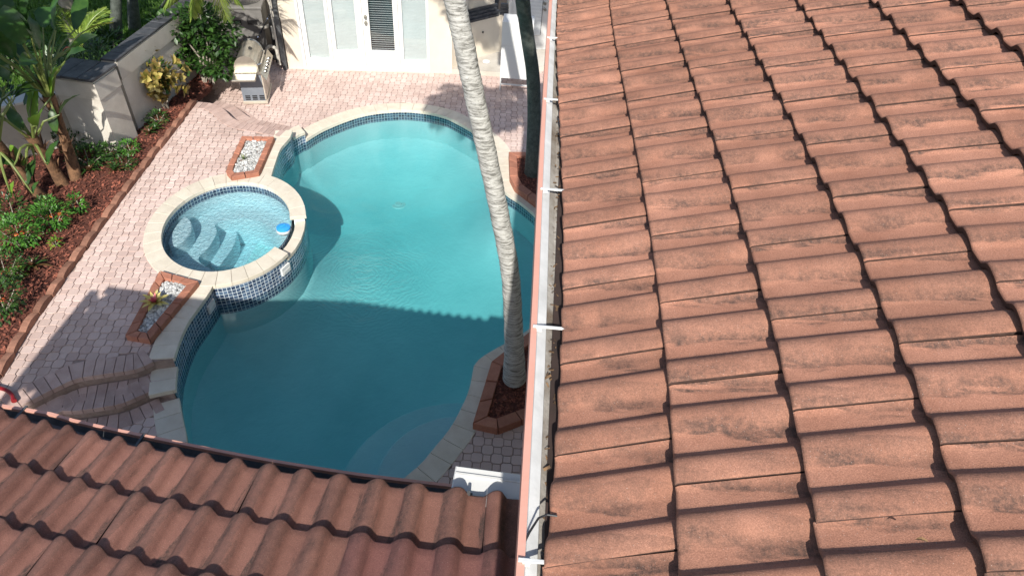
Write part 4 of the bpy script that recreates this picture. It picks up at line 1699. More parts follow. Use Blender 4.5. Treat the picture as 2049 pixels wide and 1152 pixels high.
# slate coping pieces
n = 15
Lw = np.linalg.norm(wA2 - wB)
for i in range(n):
    c = wB + wd * (i + .5) / n * Lw + nl * .12
    MB().box((c[0], c[1], hC + .02 + rnd.uniform(-.003, .003)), (Lw / n * .97, .27, .035), a3, bev=.006).build('coping_slab', 'slate', gw)
for i in range(3):
    c = pc_ + pn * ((i - 1) * (pw + .06) / 3)
    MB().box((c[0], c[1], hC + .045 + rnd.uniform(-.003, .003)), (plen + .09, (pw + .06) / 3 * .97, .04), a4, bev=.006).build('coping_slab', 'slate', gw)
# lower wall that goes on to the left
q0 = pc_ + pn * (pw / 2) - pd * .12
q1 = near(0, 262, q0[0] - 1.4, q0[1] - 1.3)
lw = thing('low_garden_wall', 'lower beige garden wall with pale coping running off behind the broad-leaved plants', 'garden wall', (q0[0], q0[1], ZT))
zl_ = near(62, 190, q0[0] - .3, q0[1] - .3)[2]
b = MB()
qd = np.array([-.74, -.67, 0])
q2 = q0 + qd * 4.2
wall_seg(b, q2, q0, 0, hC - .35, .22)
b.build('wall', 'stucco_grey', lw)
for i in range(12):
    c = q0 + qd * (i + .5) * .35
    a5 = axes(-qd)
    c = c + a5[1] * .11
    MB().box((c[0], c[1], hC - .33), (.34, .30, .04), a5, bev=.006).build('coping_slab', 'offwhite', lw)

# ================================================================== BEDS, EDGING, PLANTERS
bed_poly = [np.array([-11, 2.4])] + [p + np.array([-.02, 0]) for p in bordl] + [gp(420, 180, ZT)[:2], np.array([-6.6, 13.2]), np.array([-6.98, 13.2]), np.array([-7.2, 10.7]), np.array([-7.95, 10.1]), np.array([-10.9, 7.4])]
slab('mulch_bed', clean(bed_poly), ZT - .05, ZT + .035, 'mulch')


def chips(name, poly, z, count, size, m, parent=None, kind='stuff', view=True, flat=.5, sides=4, tall=.35):
    p = np.array([(a[0], a[1]) for a in poly])
    lo, hi = p.min(0), p.max(0)
    V, F_, k, tries = [], [], 0, 0
    while k < count and tries < count * 30:
        tries += 1
        q = (rnd.uniform(lo[0], hi[0]), rnd.uniform(lo[1], hi[1]))
        if not inside(q, p) or (view and not in_view((q[0], q[1], z))):
            continue
        L = size * rnd.uniform(.5, 1.5)
        W_ = L * rnd.uniform(.25, .45)
        a = rnd.uniform(0, PI)
        t1, t2 = rnd.uniform(-flat, flat), rnd.uniform(-flat, flat)
        u = np.array([math.cos(a), math.sin(a), t1])
        w2 = np.array([-math.sin(a), math.cos(a), t2])
        c = np.array([q[0], q[1], z + rnd.uniform(.002, .02)])
        b0 = len(V)
        V += [c - u * L / 2 - w2 * W_ / 2, c + u * L / 2 - w2 * W_ / 2, c + u * L / 2 + w2 * W_ / 2, c - u * L / 2 + w2 * W_ / 2]
        F_.append((b0, b0 + 1, b0 + 2, b0 + 3))
        k += 1
    return mesh(name, V, F_, m, parent, kind=kind)


def pebbles(name, poly, z, count, r, m, parent=None):
    p = np.array([(a[0], a[1]) for a in poly])
    lo, hi = p.min(0), p.max(0)
    b = MB()
    k = 0
    base = np.array([(1, 0, 0), (0, 1, 0), (-1, 0, 0), (0, -1, 0), (.5, .5, .6), (-.5, .5, .62), (-.5, -.5, .55), (.5, -.5, .6), (0, 0, .85)])
    base[:, :2] *= 1.0
    fc = [(0, 4, 7), (1, 5, 4), (2, 6, 5), (3, 7, 6), (0, 1, 4), (1, 2, 5), (2, 3, 6), (3, 0, 7), (4, 5, 8), (5, 6, 8), (6, 7, 8), (7, 4, 8)]
    while k < count:
        q = (rnd.uniform(lo[0], hi[0]), rnd.uniform(lo[1], hi[1]))
        if not inside(q, p):
            continue
        s_ = r * rnd.uniform(.6, 1.4)
        a = rnd.uniform(0, 6.28)
        R_ = np.array([[math.cos(a), math.sin(a), 0], [-math.sin(a), math.cos(a), 0], [0, 0, 1]])
        b.add((base * [s_ * 1.4, s_, s_ * .9]) @ R_ + np.array([q[0], q[1], z + rnd.uniform(0, r * 1.8)]), fc)
        k += 1
    return b.build(name, m, parent, kind='stuff')


chips('mulch_chips', [p for p in clean(bed_poly)], ZT + .038, 9000, .05, 'chip')

chips('gutter_litter', [(.098, .3), (.124, .3), (.112, 5.0), (.075, 5.0)], ZG - .060, 240, .014, 'dry', house, view=True)

# scalloped upright edging bricks along the bed
edg = thing('brick_edging', 'row of weathered terracotta edging bricks between the mulch bed and the paved terrace', 'edging', (bordl[20][0], bordl[20][1], ZT))
L = np.linalg.norm(np.diff(bordl, axis=0), axis=1).sum()
nb_ = int(L / .33)
bl = smooth_line(P2(bord), nb_ + 1)
for i in range(nb_):
    p, q = bl[i], bl[i + 1]
    d = q - p
    a3 = axes((d[0], d[1], 0))
    a3 = np.array([a3[0], a3[1], a3[2]])
    ln = np.linalg.norm(d) * .965
    # arched brick: cross-section along its length
    pr = []
    for s_, z in ((-.5, .0), (-.5, .062), (-.3, .080), (0, .092), (.3, .080), (.5, .062), (.5, .0)):
        pr.append((s_ * ln, z + rnd.uniform(-.003, .003)))
    v = []
    for y in (-.042, .042):
        for x, z in pr:
            v.append((x, y, z))
    k = len(pr)
    f = [tuple(range(k)), tuple(range(2 * k - 1, k - 1, -1))] + [(j, j + k, (j + 1) % k + k, (j + 1) % k) for j in range(k)]
    c = (p + q) / 2
    ti = rnd.uniform(-.06, .06)
    A = np.array([a3[0], a3[1] + a3[2] * ti, a3[2] - a3[1] * ti])
    v = np.array(v) @ A + np.array([c[0] + rnd.uniform(-.008, .008), c[1], ZT - .005])
    mesh('edging_brick', v, f, 'brick', edg)


def planter(name, label, outer_px, zt, n_w, fillmat, z_base, group=None, wbr=.105, closed=True, peb=0, bh=.12, open_edge=None, lens=.2):
    o = [p[:2] for p in gps(outer_px, zt)]
    c = np.mean(o, 0)
    t = thing(name, label, 'planter', (c[0], c[1], z_base), group)
    n = len(o)
    sg = 1 if signed_area(o) > 0 else -1
    ins = []
    for i in range(n):                                     # inner corners by mitred offset
        p0, p1, p2 = o[i - 1], o[i], o[(i + 1) % n]
        d1 = (p1 - p0) / np.linalg.norm(p1 - p0)
        d2 = (p2 - p1) / np.linalg.norm(p2 - p1)
        n1, n2 = np.array([-d1[1], d1[0]]) * sg, np.array([-d2[1], d2[0]]) * sg
        bis = n1 + n2
        bis /= np.linalg.norm(bis)
        ins.append(p1 + bis * wbr / max(.4, bis @ n1))
    for i in range(n):
        if open_edge and i in open_edge:
            continue
        a, b_ = o[i], o[(i + 1) % n]
        ia, ib = ins[i], ins[(i + 1) % n]
        L = np.linalg.norm(b_ - a)
        m_ = max(1, round(L / lens))
        for k in range(m_):
            g = .006 / L
            t0, t1 = k / m_ + g, (k + 1) / m_ - g
            poly = [a + (b_ - a) * t0, a + (b_ - a) * t1, ia + (ib - ia) * t1, ia + (ib - ia) * t0]
            MB().prism(poly, z_base, zt + rnd.uniform(-.004, .004), .008, .008).build('brick', 'brick_red', t)
    if fillmat == 'pebble':
        MB().prism(ins, z_base, zt - .06).build('gravel_base', 'grout', t)
        pebbles('pebble_fill', ins, zt - .06, peb, .017, 'pebble', t)
    else:
        MB().prism(ins, z_base, zt - .05).build('mulch', 'mulch', t)
        chips('mulch_chip_fill', ins, zt - .048, 900, .04, 'chip', t, view=False)
    return t, ins


plz = ZT + .085
pn_, insA = planter('pebble_planter', 'red brick planter of white pebbles with a yellow bromeliad, half in shade', [(250, 671), (299, 679.5), (397, 562), (319, 541)], plz, 0, 'pebble', ZT, 'brick pebble planters beside the spa', peb=1150)
pf_, insB = planter('pebble_planter', 'sunlit red brick planter of white pebbles with a small tuft of grass, behind the spa', [(452, 343), (462, 354), (518, 345), (549, 274), (484, 272), (456, 330)], plz, 0, 'pebble', ZT, 'brick pebble planters beside the spa', wbr=.095, peb=950)
tp2, insC = planter('tree_planter', 'shaded brick planter of dark mulch round the pale palm trunk', [(1064, 660), (984, 722), (946, 846), (997, 857), (1090, 822), (1110, 700)], .12, 0, 'mulch', 0.0, 'brick tree planters by the pool', wbr=.14, lens=.34)
tp1, insD = planter('tree_planter', 'small terracotta planter of red mulch round the dark palm trunk', [(1018, 304), (1020, 352), (1030, 372), (1082, 412), (1120, 400), (1120, 304)], .12, 0, 'mulch', 0.0, 'brick tree planters by the pool', wbr=.14, lens=.30)
# narrow red border at lower deck near the planter bed (red hose lying over the step)
hs = thing('red_hose', 'bright red hose end lying on the deck by the lower-left step', 'hose', gp(18, 785, .3))
hp = [gp(x, y, ZT + .04) for x, y in ((-14, 772), (0, 776), (14, 781), (24, 790), (27, 798))]
MB().tube(smooth_line(hp, 14), .022, 10).build('tube', 'red_hose', hs)
MB().tube([hp[-1], hp[-1] + (hp[-1] - hp[-2]) * .5], .027, 10).build('end', 'red_hose', hs)

# ================================================================== GRILL
gA, gB, gC = gp(488, 210, 0), gp(537, 209, 0), gp(553, 175, 0)
gu = (gB - gA)
gw_ = np.linalg.norm(gu)
gu /= gw_
gv = np.array([-gu[1], gu[0], 0])
gl_ = max(.75, float((gC - gB) @ gv))
hc = near(514, 163, gB[0] - gu[0] * .05, gB[1])[2]
gr = thing('barbecue_grill', 'stainless barbecue grill with closed hood and grey side panel on the far deck', 'barbecue', (gA + gu * gw_ / 2 + gv * gl_ / 2))
ga = np.array([gu, gv, [0, 0, 1]])


def G3(u, v_, z):
    return gA + gu * u + gv * v_ + np.array([0, 0, z])


def gbox(b, u0, u1, v0, v1, z0, z1, bev=0):
    return b.box(G3((u0 + u1) / 2, (v0 + v1) / 2, (z0 + z1) / 2), (u1 - u0, v1 - v0, z1 - z0), ga, bev)


hc = max(hc, .62)
gbox(MB(), 0.01, gw_ - .04, .01, gl_ - .01, .06, hc, .005).build('cabinet', 'grey_panel', gr)
gbox(MB(), -.0, gw_ + .0, -.012, gl_ + .012, .02, .075, .004).build('plinth', 'beige_panel', gr)
for k in range(2):
    dd = gbox(MB(), gw_ - .04, gw_ - .018, .02 + k * (gl_ - .03) / 2, .01 + (k + 1) * (gl_ - .03) / 2, .09, hc - .02, .004).build('door', 'beige_panel', gr)
    vk = (gl_ - .03) / 2 + (-.05 if k == 0 else .06)
    MB().tube([G3(gw_ - .005, vk, hc * .45), G3(gw_ + .012, vk, hc * .5), G3(gw_ + .012, vk, hc * .8), G3(gw_ - .005, vk, hc * .85)], .008, 6).build('handle', 'chrome', dd)
for k in range(3):
    sv = MB()
    for j in range(3):
        gbox(sv, .06 + k * .13, .15 + k * .13, -.0, .012, .10 + j * .035, .118 + j * .035)
    sv.build('vent', 'black', gr)
zt2 = hc + .02
gbox(MB(), -.06, gw_ + .0, -.02, gl_ + .02, hc, hc + .05, .006).build('firebox', 'steel', gr)
gbox(MB(), -.05, gw_ * .8, -.32, -.02, hc + .0, hc + .035, .008).build('side_shelf', 'steel', gr)
gbox(MB(), .02, gw_ * .75, gl_ + .02, gl_ + .30, hc + .0, hc + .035, .008).build('side_shelf', 'steel', gr)
# sloping control panel on the front with knobs
cpa = np.array([gu * .5 + np.array([0, 0, -.866]), gv, gu * .866 + np.array([0, 0, .5])])
cpc = G3(gw_ + .045, gl_ / 2 - .0, hc + .02)
cp = MB().box(cpc, (.17, gl_ + .34, .02), cpa, .006).build('control_panel', 'steel', gr)
for k in range(5):
    c = cpc + gv * ((k - 2) * .145 - .02) + cpa[2] * .01
    kk = MB().tube([c, c + cpa[2] * .012], .032, 12).build('knob_ring', 'chrome', cp)
    MB().tube([c + cpa[2] * .012, c + cpa[2] * .04], [.024, .02], 10).build('knob', 'black', cp)
# hood: a swept arch
pr = []
for a in np.linspace(0, PI * .93, 12):
    pr.append((gw_ * .42 - math.cos(a) * -gw_ * .46, hc + .05 + math.sin(a) * .30))
pr = [(gw_ * .88, hc + .05)] + [(gw_ * .42 + math.cos(a) * gw_ * .46, hc + .06 + math.sin(a) ** .8 * .29) for a in np.linspace(0.05, PI - .05, 14)] + [(-gw_ * .05, hc + .05)]
n = len(pr)
v = [G3(u, vv, z) for vv in (-.01, gl_ + .01) for u, z in pr]
f = [(i + n, i + 1 + n, i + 1, i) for i in range(n - 1)]
hood = mesh('hood', v, f, 'steel', gr, smooth=True)
for vv, nm in ((-.012, 'hood_end'), (gl_ + .012, 'hood_end')):
    e = [G3(u, vv, z) for u, z in pr]
    e2 = [G3(gw_ * .42 + (u - gw_ * .42) * 1.05, vv + (.02 if vv > 0 else -.02), hc + .05 + (z - hc - .05) * 1.06) for u, z in pr]
    mesh(nm, e + e2, [tuple(range(n)), tuple(range(2 * n - 1, n - 1, -1))] + [(i, i + 1, i + 1 + n, i + n) for i in range(n - 1)], 'steel', gr)
MB().tube([G3(gw_ * .86, .06, hc + .16), G3(gw_ * .98, .08, hc + .17), G3(gw_ * .98, gl_ - .08, hc + .17), G3(gw_ * .86, gl_ - .06, hc + .16)], .012, 8).build('hood_handle', 'chrome', gr)
c = G3(gw_ * .55, gl_ * .5, hc + .34)
MB().tube([c, c + [.01, 0, .02]], .035, 12).build('thermometer', 'black', gr)

# ================================================================== ALCOVE: condenser, pump, pipes, pole
ac = gp(500, 118, 0)
acz = near(505, 45, ac[0], ac[1] + .3)[2]
acz = .85
cn = thing('air_conditioner', 'dark boxy air conditioning condenser in the shade behind the barbecue', 'air conditioner', (ac[0] - .1, ac[1] + .45, 0))
ca = axes((.97, .2, 0))
cb = np.array([ac[0] - .12, ac[1] + .55, 0])
MB().box(cb + [0, 0, .5], (.78, .78, 1.0), ca, .02).build('body', 'ac', cn)
MB().box(cb + [0, 0, 1.02], (.82, .82, .05), ca, .02).build('lid', 'ac', cn)
g = MB()
for k in range(7):
    g.tube([cb + np.array([math.cos(a) * (.06 + k * .045), math.sin(a) * (.06 + k * .045), 1.06]) for a in np.linspace(0, 2 * PI, 20)], .005, 4, False)
g.build('fan_grille', 'black', cn)
for k in range(2):
    MB().box(cb + ca[1] * -.393 + ca[0] * (-.15 + k * .32) + [0, 0, .72], (.2, .01, .09), ca).build('side_vent', 'black', cn)
pm = gp(566, 132, 0)
pp = thing('pool_pump', 'pool pump with pale pipes and a dark filter cylinder at the house corner', 'pool pump', pm)
MB().tube([pm + [-.08, .25, .0], pm + [-.08, .25, .1], pm + [-.08, .25, .85], pm + [-.08, .25, .92]], [.15, .16, .16, .08], 16).build('filter_tank', 'black', pp)
MB().tube([pm + [-.30, .25, .12], pm + [-.02, .15, .12]], .10, 12).build('motor', 'black', pp)
MB().tube(smooth_line([pm + [-.75, .55, .62], pm + [-.45, .4, .62], pm + [-.25, .28, .74], pm + [-.13, .12, .78], pm + [-.1, .05, .55]], 18), .035, 8).build('pipe', 'pvc', pp)
MB().tube(smooth_line([pm + [-.28, -.02, .1], pm + [-.28, -.02, .3], pm + [-.2, -.02, .42], pm + [-.08, -.02, .38], pm + [-.06, -.02, .2], pm + [-.06, -.02, .05]], 18), .035, 8).build('pipe', 'pvc', pp)
ds = thing('downspout', 'dark downspout with grey conduit down the corner of the French door wall', 'downspout', (pa[0] - .05, pa[1], 0))
MB().box((pa[0] - .06, pa[1] - .02, 1.5), (.09, .09, 3.0), ax, .01).build('pipe', 'gutter_dark', ds)
MB().tube([(pa[0] - .14, pa[1] - .06, .1), (pa[0] - .14, pa[1] - .06, 2.9)], .02, 8).build('conduit', 'pvc', ds)
po = thing('skimmer_pole', 'thin dark telescopic pool pole leaning in the corner behind the barbecue', 'pole', (pa[0] - .5, pa[1] + .2, 0))
p0, p1 = near(512, 84, pa[0] - .85, pa[1] + .1), near(551, 8, pa[0] - .25, pa[1] + .9)
dpo = p1 - p0
MB().tube([p0 - dpo * .6, p1 + dpo * .4], .016, 8).build('pole', 'black', po)
MB().tube([p0 + dpo * .10, p0 + dpo * .13], .024, 8).tube([p0 + dpo * .58, p0 + dpo * .61], .024, 8).build('collar', 'chrome', po)

# ================================================================== VEGETATION
def leaf_geo(base, tip, width, n=8, droop=.15, fold=.25, up=(0, 0, 1), wave=.0, shape=1.0, roll=0.0):
    """one blade with a folded midrib; returns verts, faces"""
    base, tip = np.asarray(base, float), np.asarray(tip, float)
    d = tip - base
    L = np.linalg.norm(d)
    d = d / L
    up = np.asarray(up, float)
    s = np.cross(d, up)
    if np.linalg.norm(s) < .05:
        s = np.cross(d, [1, 0, 0])
    s /= np.linalg.norm(s)
    u = np.cross(s, d)
    if roll:
        s, u = s * math.cos(roll) + u * math.sin(roll), u * math.cos(roll) - s * math.sin(roll)
    v, f = [], []
    for i in range(n + 1):
        t = i / n
        w_ = width / 2 * (math.sin(PI * min(1, (t * .93 + .04)) ** shape) ** .75)
        if i == n:
            w_ = .002
        c = base + d * L * t + u * (droop * L * (math.sin(PI * t) * .8)) - np.array([0, 0, 1]) * 0
        wv = math.sin(t * 19) * wave * width
        v += [c - s * w_ + u * (fold * w_ + wv), c, c + s * w_ + u * (fold * w_ - wv)]
    for i in range(n):
        a = i * 3
        f += [(a, a + 1, a + 4, a + 3), (a + 1, a + 2, a + 5, a + 4)]
    return np.array(v), f


def leaf_obj(name, parent, m, *a, **k):
    v, f = leaf_geo(*a, **k)
    return mesh(name, v, f, m, parent, smooth=True, pivot=v[1])


def frond_geo(b, base, tip, arch, nl, ll, ww, droop=.5, spread=1.0, stiff=0.0):
    """feather palm frond: rachis polyline and leaflets, added to builder b"""
    base, tip = np.asarray(base, float), np.asarray(tip, float)
    d = tip - base
    L = np.linalg.norm(d)
    side = np.cross(d, [0, 0, 1.0])
    side /= max(np.linalg.norm(side), 1e-6)
    P_ = [base + d * t + np.array([0, 0, arch * L * math.sin(PI * t ** .8)]) for t in np.linspace(0, 1, 14)]
    b.tube(P_, [.022 * (1 - .85 * t) + .003 for t in np.linspace(0, 1, 14)], 5, False)
    P_ = np.array(P_)
    for k in range(nl):
        t = .12 + .88 * k / nl
        x = t * 13
        i = min(12, int(x))
        c = P_[i] + (P_[i + 1] - P_[i]) * (x - i)
        tg = P_[i + 1] - P_[i]
        tg /= np.linalg.norm(tg)
        for sg in (-1, 1):
            l_ = ll * (math.sin(PI * min(1, t * .85 + .12)) ** .6) * rnd.uniform(.85, 1.1)
            dr = side * sg * spread + tg * (.45 + .5 * t) + np.array([0, 0, -droop * rnd.uniform(.6, 1.2)])
            dr /= np.linalg.norm(dr)
            e = c + dr * l_
            m1 = c + dr * l_ * .5 + np.array([0, 0, .05 * l_])
            w_ = np.cross(dr, [0, 0, 1.0])
            w_ = w_ / max(np.linalg.norm(w_), 1e-6) * ww / 2
            w_ = w_ + np.array([0, 0, rnd.uniform(-.3, .3) * ww])
            b.add([c - w_ * .5, c + w_ * .5, m1 + w_, m1 - w_, e], [(0, 1, 2, 3), (3, 2, 4)])
    return b


def trunk(name, pts, rads, m, parent, seg=20, ring=0.0, n=None, rgap=.09):
    p = smooth_line([np.array(a, float) for a in pts], n or 40)
    rr = np.interp(np.linspace(0, 1, len(p)), np.linspace(0, 1, len(rads)), rads)
    L = np.r_[0, np.cumsum(np.linalg.norm(np.diff(p, axis=0), axis=1))]
    v, f, uv = [], [], []
    for i in range(len(p)):
        k_ = 1 + ring * (((L[i] / rgap) % 1.0) < .35)
        for k in range(seg):
            a = 2 * PI * k / seg
            r = rr[i] * k_ * (1 + .02 * math.sin(3 * a + i * .4) + rnd.uniform(-.008, .008))
            v.append((p[i][0] + r * math.cos(a), p[i][1] + r * math.sin(a), p[i][2]))
    for i in range(len(p) - 1):
        for k in range(seg):
            k2 = (k + 1) % seg
            f.append((i * seg + k, i * seg + k2, (i + 1) * seg + k2, (i + 1) * seg + k))
            R_ = rr[i]
            uv += [(k / seg * 2, L[i]), ((k + 1) / seg * 2, L[i]), ((k + 1) / seg * 2, L[i + 1]), (k / seg * 2, L[i + 1])]
    return mesh(name, v, f, m, parent, smooth=True, uvs=uv)


def palm(label, base, line, rads, bark, crown_c, nf, fl_, ang0, leafm, group=None, ring=.04, tilt=(-.35, .5), n=90, name='palm_tree', ll=.55, seg=20, rgap=.09):
    t = thing(name, label, 'palm tree', base, group)
    trunk('trunk', line, rads, bark, t, ring=ring, n=n, seg=seg, rgap=rgap)
    cc = np.array(crown_c)
    MB().tube([cc + [0, 0, -.9], cc + [0, 0, -.45], cc + [0, 0, .05]], [rads[-1] * .95, rads[-1] * 1.1, rads[-1] * .4], 14).build('crownshaft', 'petiole', t)
    for k in range(nf):
        a = ang0 + k * 2.399
        el = tilt[0] + (tilt[1] - tilt[0]) * ((k * .37) % 1)
        d = np.array([math.cos(a), math.sin(a), el])
        tip = cc + d / np.linalg.norm(d[:2]) * fl_ * np.array([1, 1, 1]) * rnd.uniform(.85, 1.1)
        frond_geo(MB(), cc, tip, .22, 44, ll, .035).build('frond', leafm, t)
    return t


# pale ringed palm beside the eave
pb2 = gp(1029, 757, 0)
tp_ = []
for k, (px, py) in enumerate(((1029, 757), (1029, 700), (1026, 620), (1020, 540), (1000, 430), (975, 310), (945, 170), (908, -5))):
    tp_.append(near(px, py, -.05 - .45 * k / 7, 5.5 - .35 * k / 7))
dlast = (tp_[-1] - tp_[-2]) / np.linalg.norm(tp_[-1] - tp_[-2])
crown = tp_[-1] + dlast * .95
tp_.append(crown - np.array([0, 0, .25]))
palm('tall pale ringed palm with sunlit leaning trunk beside the eave', gp(1029, 757, 0), tp_, [.14, .112, .1, .095, .092, .089, .086, .083, .08, .078], 'palm_bark', crown + np.array([0, 0, .25]), 12, 1.2, .4, 'leaf_frond_dark', ring=.035, tilt=(.02, .5), n=260, seg=28, rgap=.055)
# dark palm in the shade by the eave
tp_ = []
b1 = gp(1066, 352, 0)
for (px, py, z) in ((1066, 352, .03), (1068, 300, .5), (1069, 220, 1.15), (1066, 150, 1.75), (1058, 90, 2.3), (1051, 40, 2.75), (1045, -5, 3.2)):
    r = ray(px, py)
    tp_.append(CAM + r * ((z - H) / r[2]))
dl = (tp_[-1] - tp_[-2]) / np.linalg.norm(tp_[-1] - tp_[-2])
cr2 = tp_[-1] + dl * 3.0 + np.array([0, .3, .4])
tp_.append(cr2)
palm('dark smooth palm trunk rising from the small mulch planter in the shade', b1, tp_, [.15, .115, .108, .105, .105, .103, .1, .1], 'darktrunk', cr2 + np.array([0, 0, .3]), 11, 1.5, 1.1, 'leaf_frond_dark', ring=.012, tilt=(.2, .9), n=70)

# lawn behind the wall
lawn_poly = [np.array([-7.55, 9.6]), np.array([-7.2, 13.4]), np.array([-6.9, 16.6]), np.array([-6.9, 30]), np.array([-30, 30]), np.array([-30, 2]), np.array([-10.2, 7.2])]
slab('lawn', lawn_poly, -.09, ZT - .1, 'lawn')


def grass(name, poly, z, count, h, m, view=True):
    p = np.array(poly)
    lo, hi = p.min(0), p.max(0)
    V, F_, k, tr = [], [], 0, 0
    while k < count and tr < count * 40:
        tr += 1
        q = (rnd.uniform(lo[0], hi[0]), rnd.uniform(lo[1], hi[1]))
        if not inside(q, p) or (view and not in_view((q[0], q[1], z))):
            continue
        hh = h * rnd.uniform(.6, 1.3)
        a = rnd.uniform(0, 2 * PI)
        l_ = rnd.uniform(.2, .9) * hh
        b0 = len(V)
        w_ = .012
        V += [(q[0] - w_ * math.sin(a), q[1] + w_ * math.cos(a), z), (q[0] + w_ * math.sin(a), q[1] - w_ * math.cos(a), z), (q[0] + l_ * math.cos(a), q[1] + l_ * math.sin(a), z + hh)]
        F_.append((b0, b0 + 1, b0 + 2))
        k += 1
    return mesh(name, V, F_, m, kind='stuff')


grass('grass', lawn_poly, ZT - .1, 26000, .09, 'grass')

# two slender palms on the lawn
for (bx, by, tx, ty, lab, z1) in ((262, 105, 232, -10, 'slender dark palm trunk on the lawn nearer the broad-leaved clump', 1.5), (300, 78, 262, -30, 'slender dark palm trunk on the lawn close behind the garden wall', 1.5)):
    base = gp(bx - 30, by - 20, ZT - .1)
    q = near(tx, ty, base[0], base[1])
    top = base + (q - base) * 2.6
    palm(lab, base, [base, base + (q - base) * .5, q, base + (q - base) * 1.8, top], [.14, .11, .10, .09, .08], 'darktrunk', top + np.array([0, 0, .3]), 10, 1.8, rnd.uniform(0, 3), 'leaf_frond_dark', ring=.02, n=60, tilt=(-.1, .7))

# broad-leaved clump (white bird of paradise) at the left
def pz(px, py, z):
    r = ray(px, py)
    return CAM + r * ((z - H) / r[2])


cl = thing('bird_of_paradise', 'large clump with broad dark leaves on brown husked stems, left of the wall pier', 'plant', gp(110, 375, ZT))
for k, st in enumerate([[(153, 361, .3), (140, 310, .7), (118, 245, 1.2), (97, 190, 1.65)], [(128, 372, .3), (105, 335, .62), (84, 305, .9), (62, 272, 1.2)], [(84, 396, .3), (55, 365, .6), (22, 320, .95), (-10, 285, 1.3)]]):
    pts_ = [pz(*a) for a in st]
    trunk('stem', pts_, [.10, .075, .065, .085], 'husk', cl, seg=10, n=20)
    # torn husks
    hb = MB()
    for q in range(22):
        t = rnd.uniform(.15, 1)
        i = min(2, int(t * 3))
        c = pts_[i] + (pts_[i + 1] - pts_[i]) * (t * 3 - i)
        a = rnd.uniform(0, 6.28)
        o = np.array([math.cos(a), math.sin(a), 0]) * .1
        vv, ff = leaf_geo(c + o * .6, c + o * rnd.uniform(1.2, 1.9) + [0, 0, rnd.uniform(.15, .35)], .06, 3)
        hb.add(vv, ff)
    hb.build('husk_strips', 'husk', cl, kind='stuff')
heads = [pz(97, 190, 1.65), pz(62, 272, 1.2), pz(-10, 285, 1.3), pz(90, 150, 1.8)]
# leaves: (head, base px, base z, tip px, tip z, width, material, roll)
LV = [(0, (45, 88), 2.5, (8, 10), 3.0, .50, 'leaf_big', .3), (0, (78, 100), 2.4, (35, 22), 2.9, .42, 'leaf_big', -.5), (0, (62, 70), 2.6, (60, -20), 3.1, .45, 'leaf_big', .5),
      (3, (133, 102), 1.9, (228, 46), 1.9, .20, 'leaf_yellow', .5), (3, (130, 108), 1.85, (195, 70), 1.7, .22, 'leaf_lime', -.5), (0, (72, 168), 1.7, (68, 256), 1.2, .24, 'leaf_lime', .2), (0, (88, 160), 1.7, (48, 212), 1.4, .22, 'leaf_big', .2),
      (0, (30, 120), 2.2, (6, 60), 2.7, .35, 'leaf_big', -.2), (2, (15, 160), 1.9, (-10, 110), 2.2, .3, 'leaf_big', .1), (1, (95, 330), .9, (118, 280), 1.1, .2, 'leaf_big', .2), (1, (52, 335), .8, (20, 290), 1.0, .18, 'leaf_lime', .2),
      (2, (24, 395), .6, (28, 362), .8, .13, 'leaf_lime', .1), (2, (66, 388), .6, (78, 362), .7, .14, 'leaf_big', .3), (2, (2, 415), .5, (-4, 395), .65, .13, 'leaf_lime', .1), (1, (45, 260), 1.3, (12, 215), 1.6, .25, 'leaf_big', .2),
      (0, (20, 30), 2.8, (-18, -20), 3.1, .4, 'leaf_big', .2), (3, (110, 60), 2.3, (125, -15), 2.7, .4, 'leaf_dark', .6), (3, (150, 60), 2.1, (170, -10), 2.4, .32, 'leaf_dark', -.4), (0, (70, 115), 2.2, (38, 130), 2.3, .3, 'leaf_big', .9),
      (2, (-5, 230), 1.6, (30, 180), 1.9, .26, 'leaf_big', .2), (1, (30, 330), 1.0, (-10, 320), 1.0, .22, 'leaf_dark', .2), (1, (70, 320), .85, (52, 372), .6, .22, 'leaf_big', .2), (0, (105, 215), 1.5, (112, 268), 1.15, .2, 'leaf_dark', .3)]
for h_, bpx, bz, tpx, tz, w_, m_, rl in LV:
    bp, tp__ = pz(*bpx, bz), pz(*tpx, tz)
    hd = heads[h_]
    if np.linalg.norm(bp - hd) > 2.2:
        continue
    pm_ = (hd + bp) / 2 + np.array([0, 0, .05])
    lf = leaf_obj('leaf', cl, m_, bp, tp__, w_ * .66, 10, .10, .3, wave=.05, roll=rl)
    P_ = smooth_line([hd - [0, 0, .15], pm_, bp, bp + (tp__ - bp) * .3 + np.array([0, 0, .0])], 8)
    MB().tube(P_[:7], np.linspace(.024, .010, 7), 6, False).build('petiole', 'petiole', cl)
for k in range(26):                                       # bare leaf stalks of the clump
    hd = heads[k % 3]
    a = rnd.uniform(0, 6.28)
    e = hd + np.array([math.cos(a) * .45, math.sin(a) * .45, rnd.uniform(.2, 1.1)])
    MB().tube([hd - [0, 0, .1], (hd + e) / 2 + [0, 0, .06], e], [.02, .015, .008], 6, False).build('petiole', 'petiole', cl)
    leaf_obj('leaf', cl, rnd.choice(['leaf_big', 'leaf_dark', 'leaf_big', 'leaf_lime']), e, e + np.array([math.cos(a) * .35, math.sin(a) * .35, rnd.uniform(.0, .5)]), rnd.uniform(.18, .28), 7, .12, .3, wave=.04, roll=rnd.uniform(-.5, .5))
# coral flower on its stalk
fb, ft = pz(102, 160, 1.7), pz(126, 102, 2.0)
MB().tube(smooth_line([fb, pz(103, 125, 1.9), ft], 8), .012, 6).build('flower_stalk', 'petiole', cl)
leaf_obj('flower', cl, 'flower_orange', ft, ft + np.array([.12, .02, .05]), .07, 5)

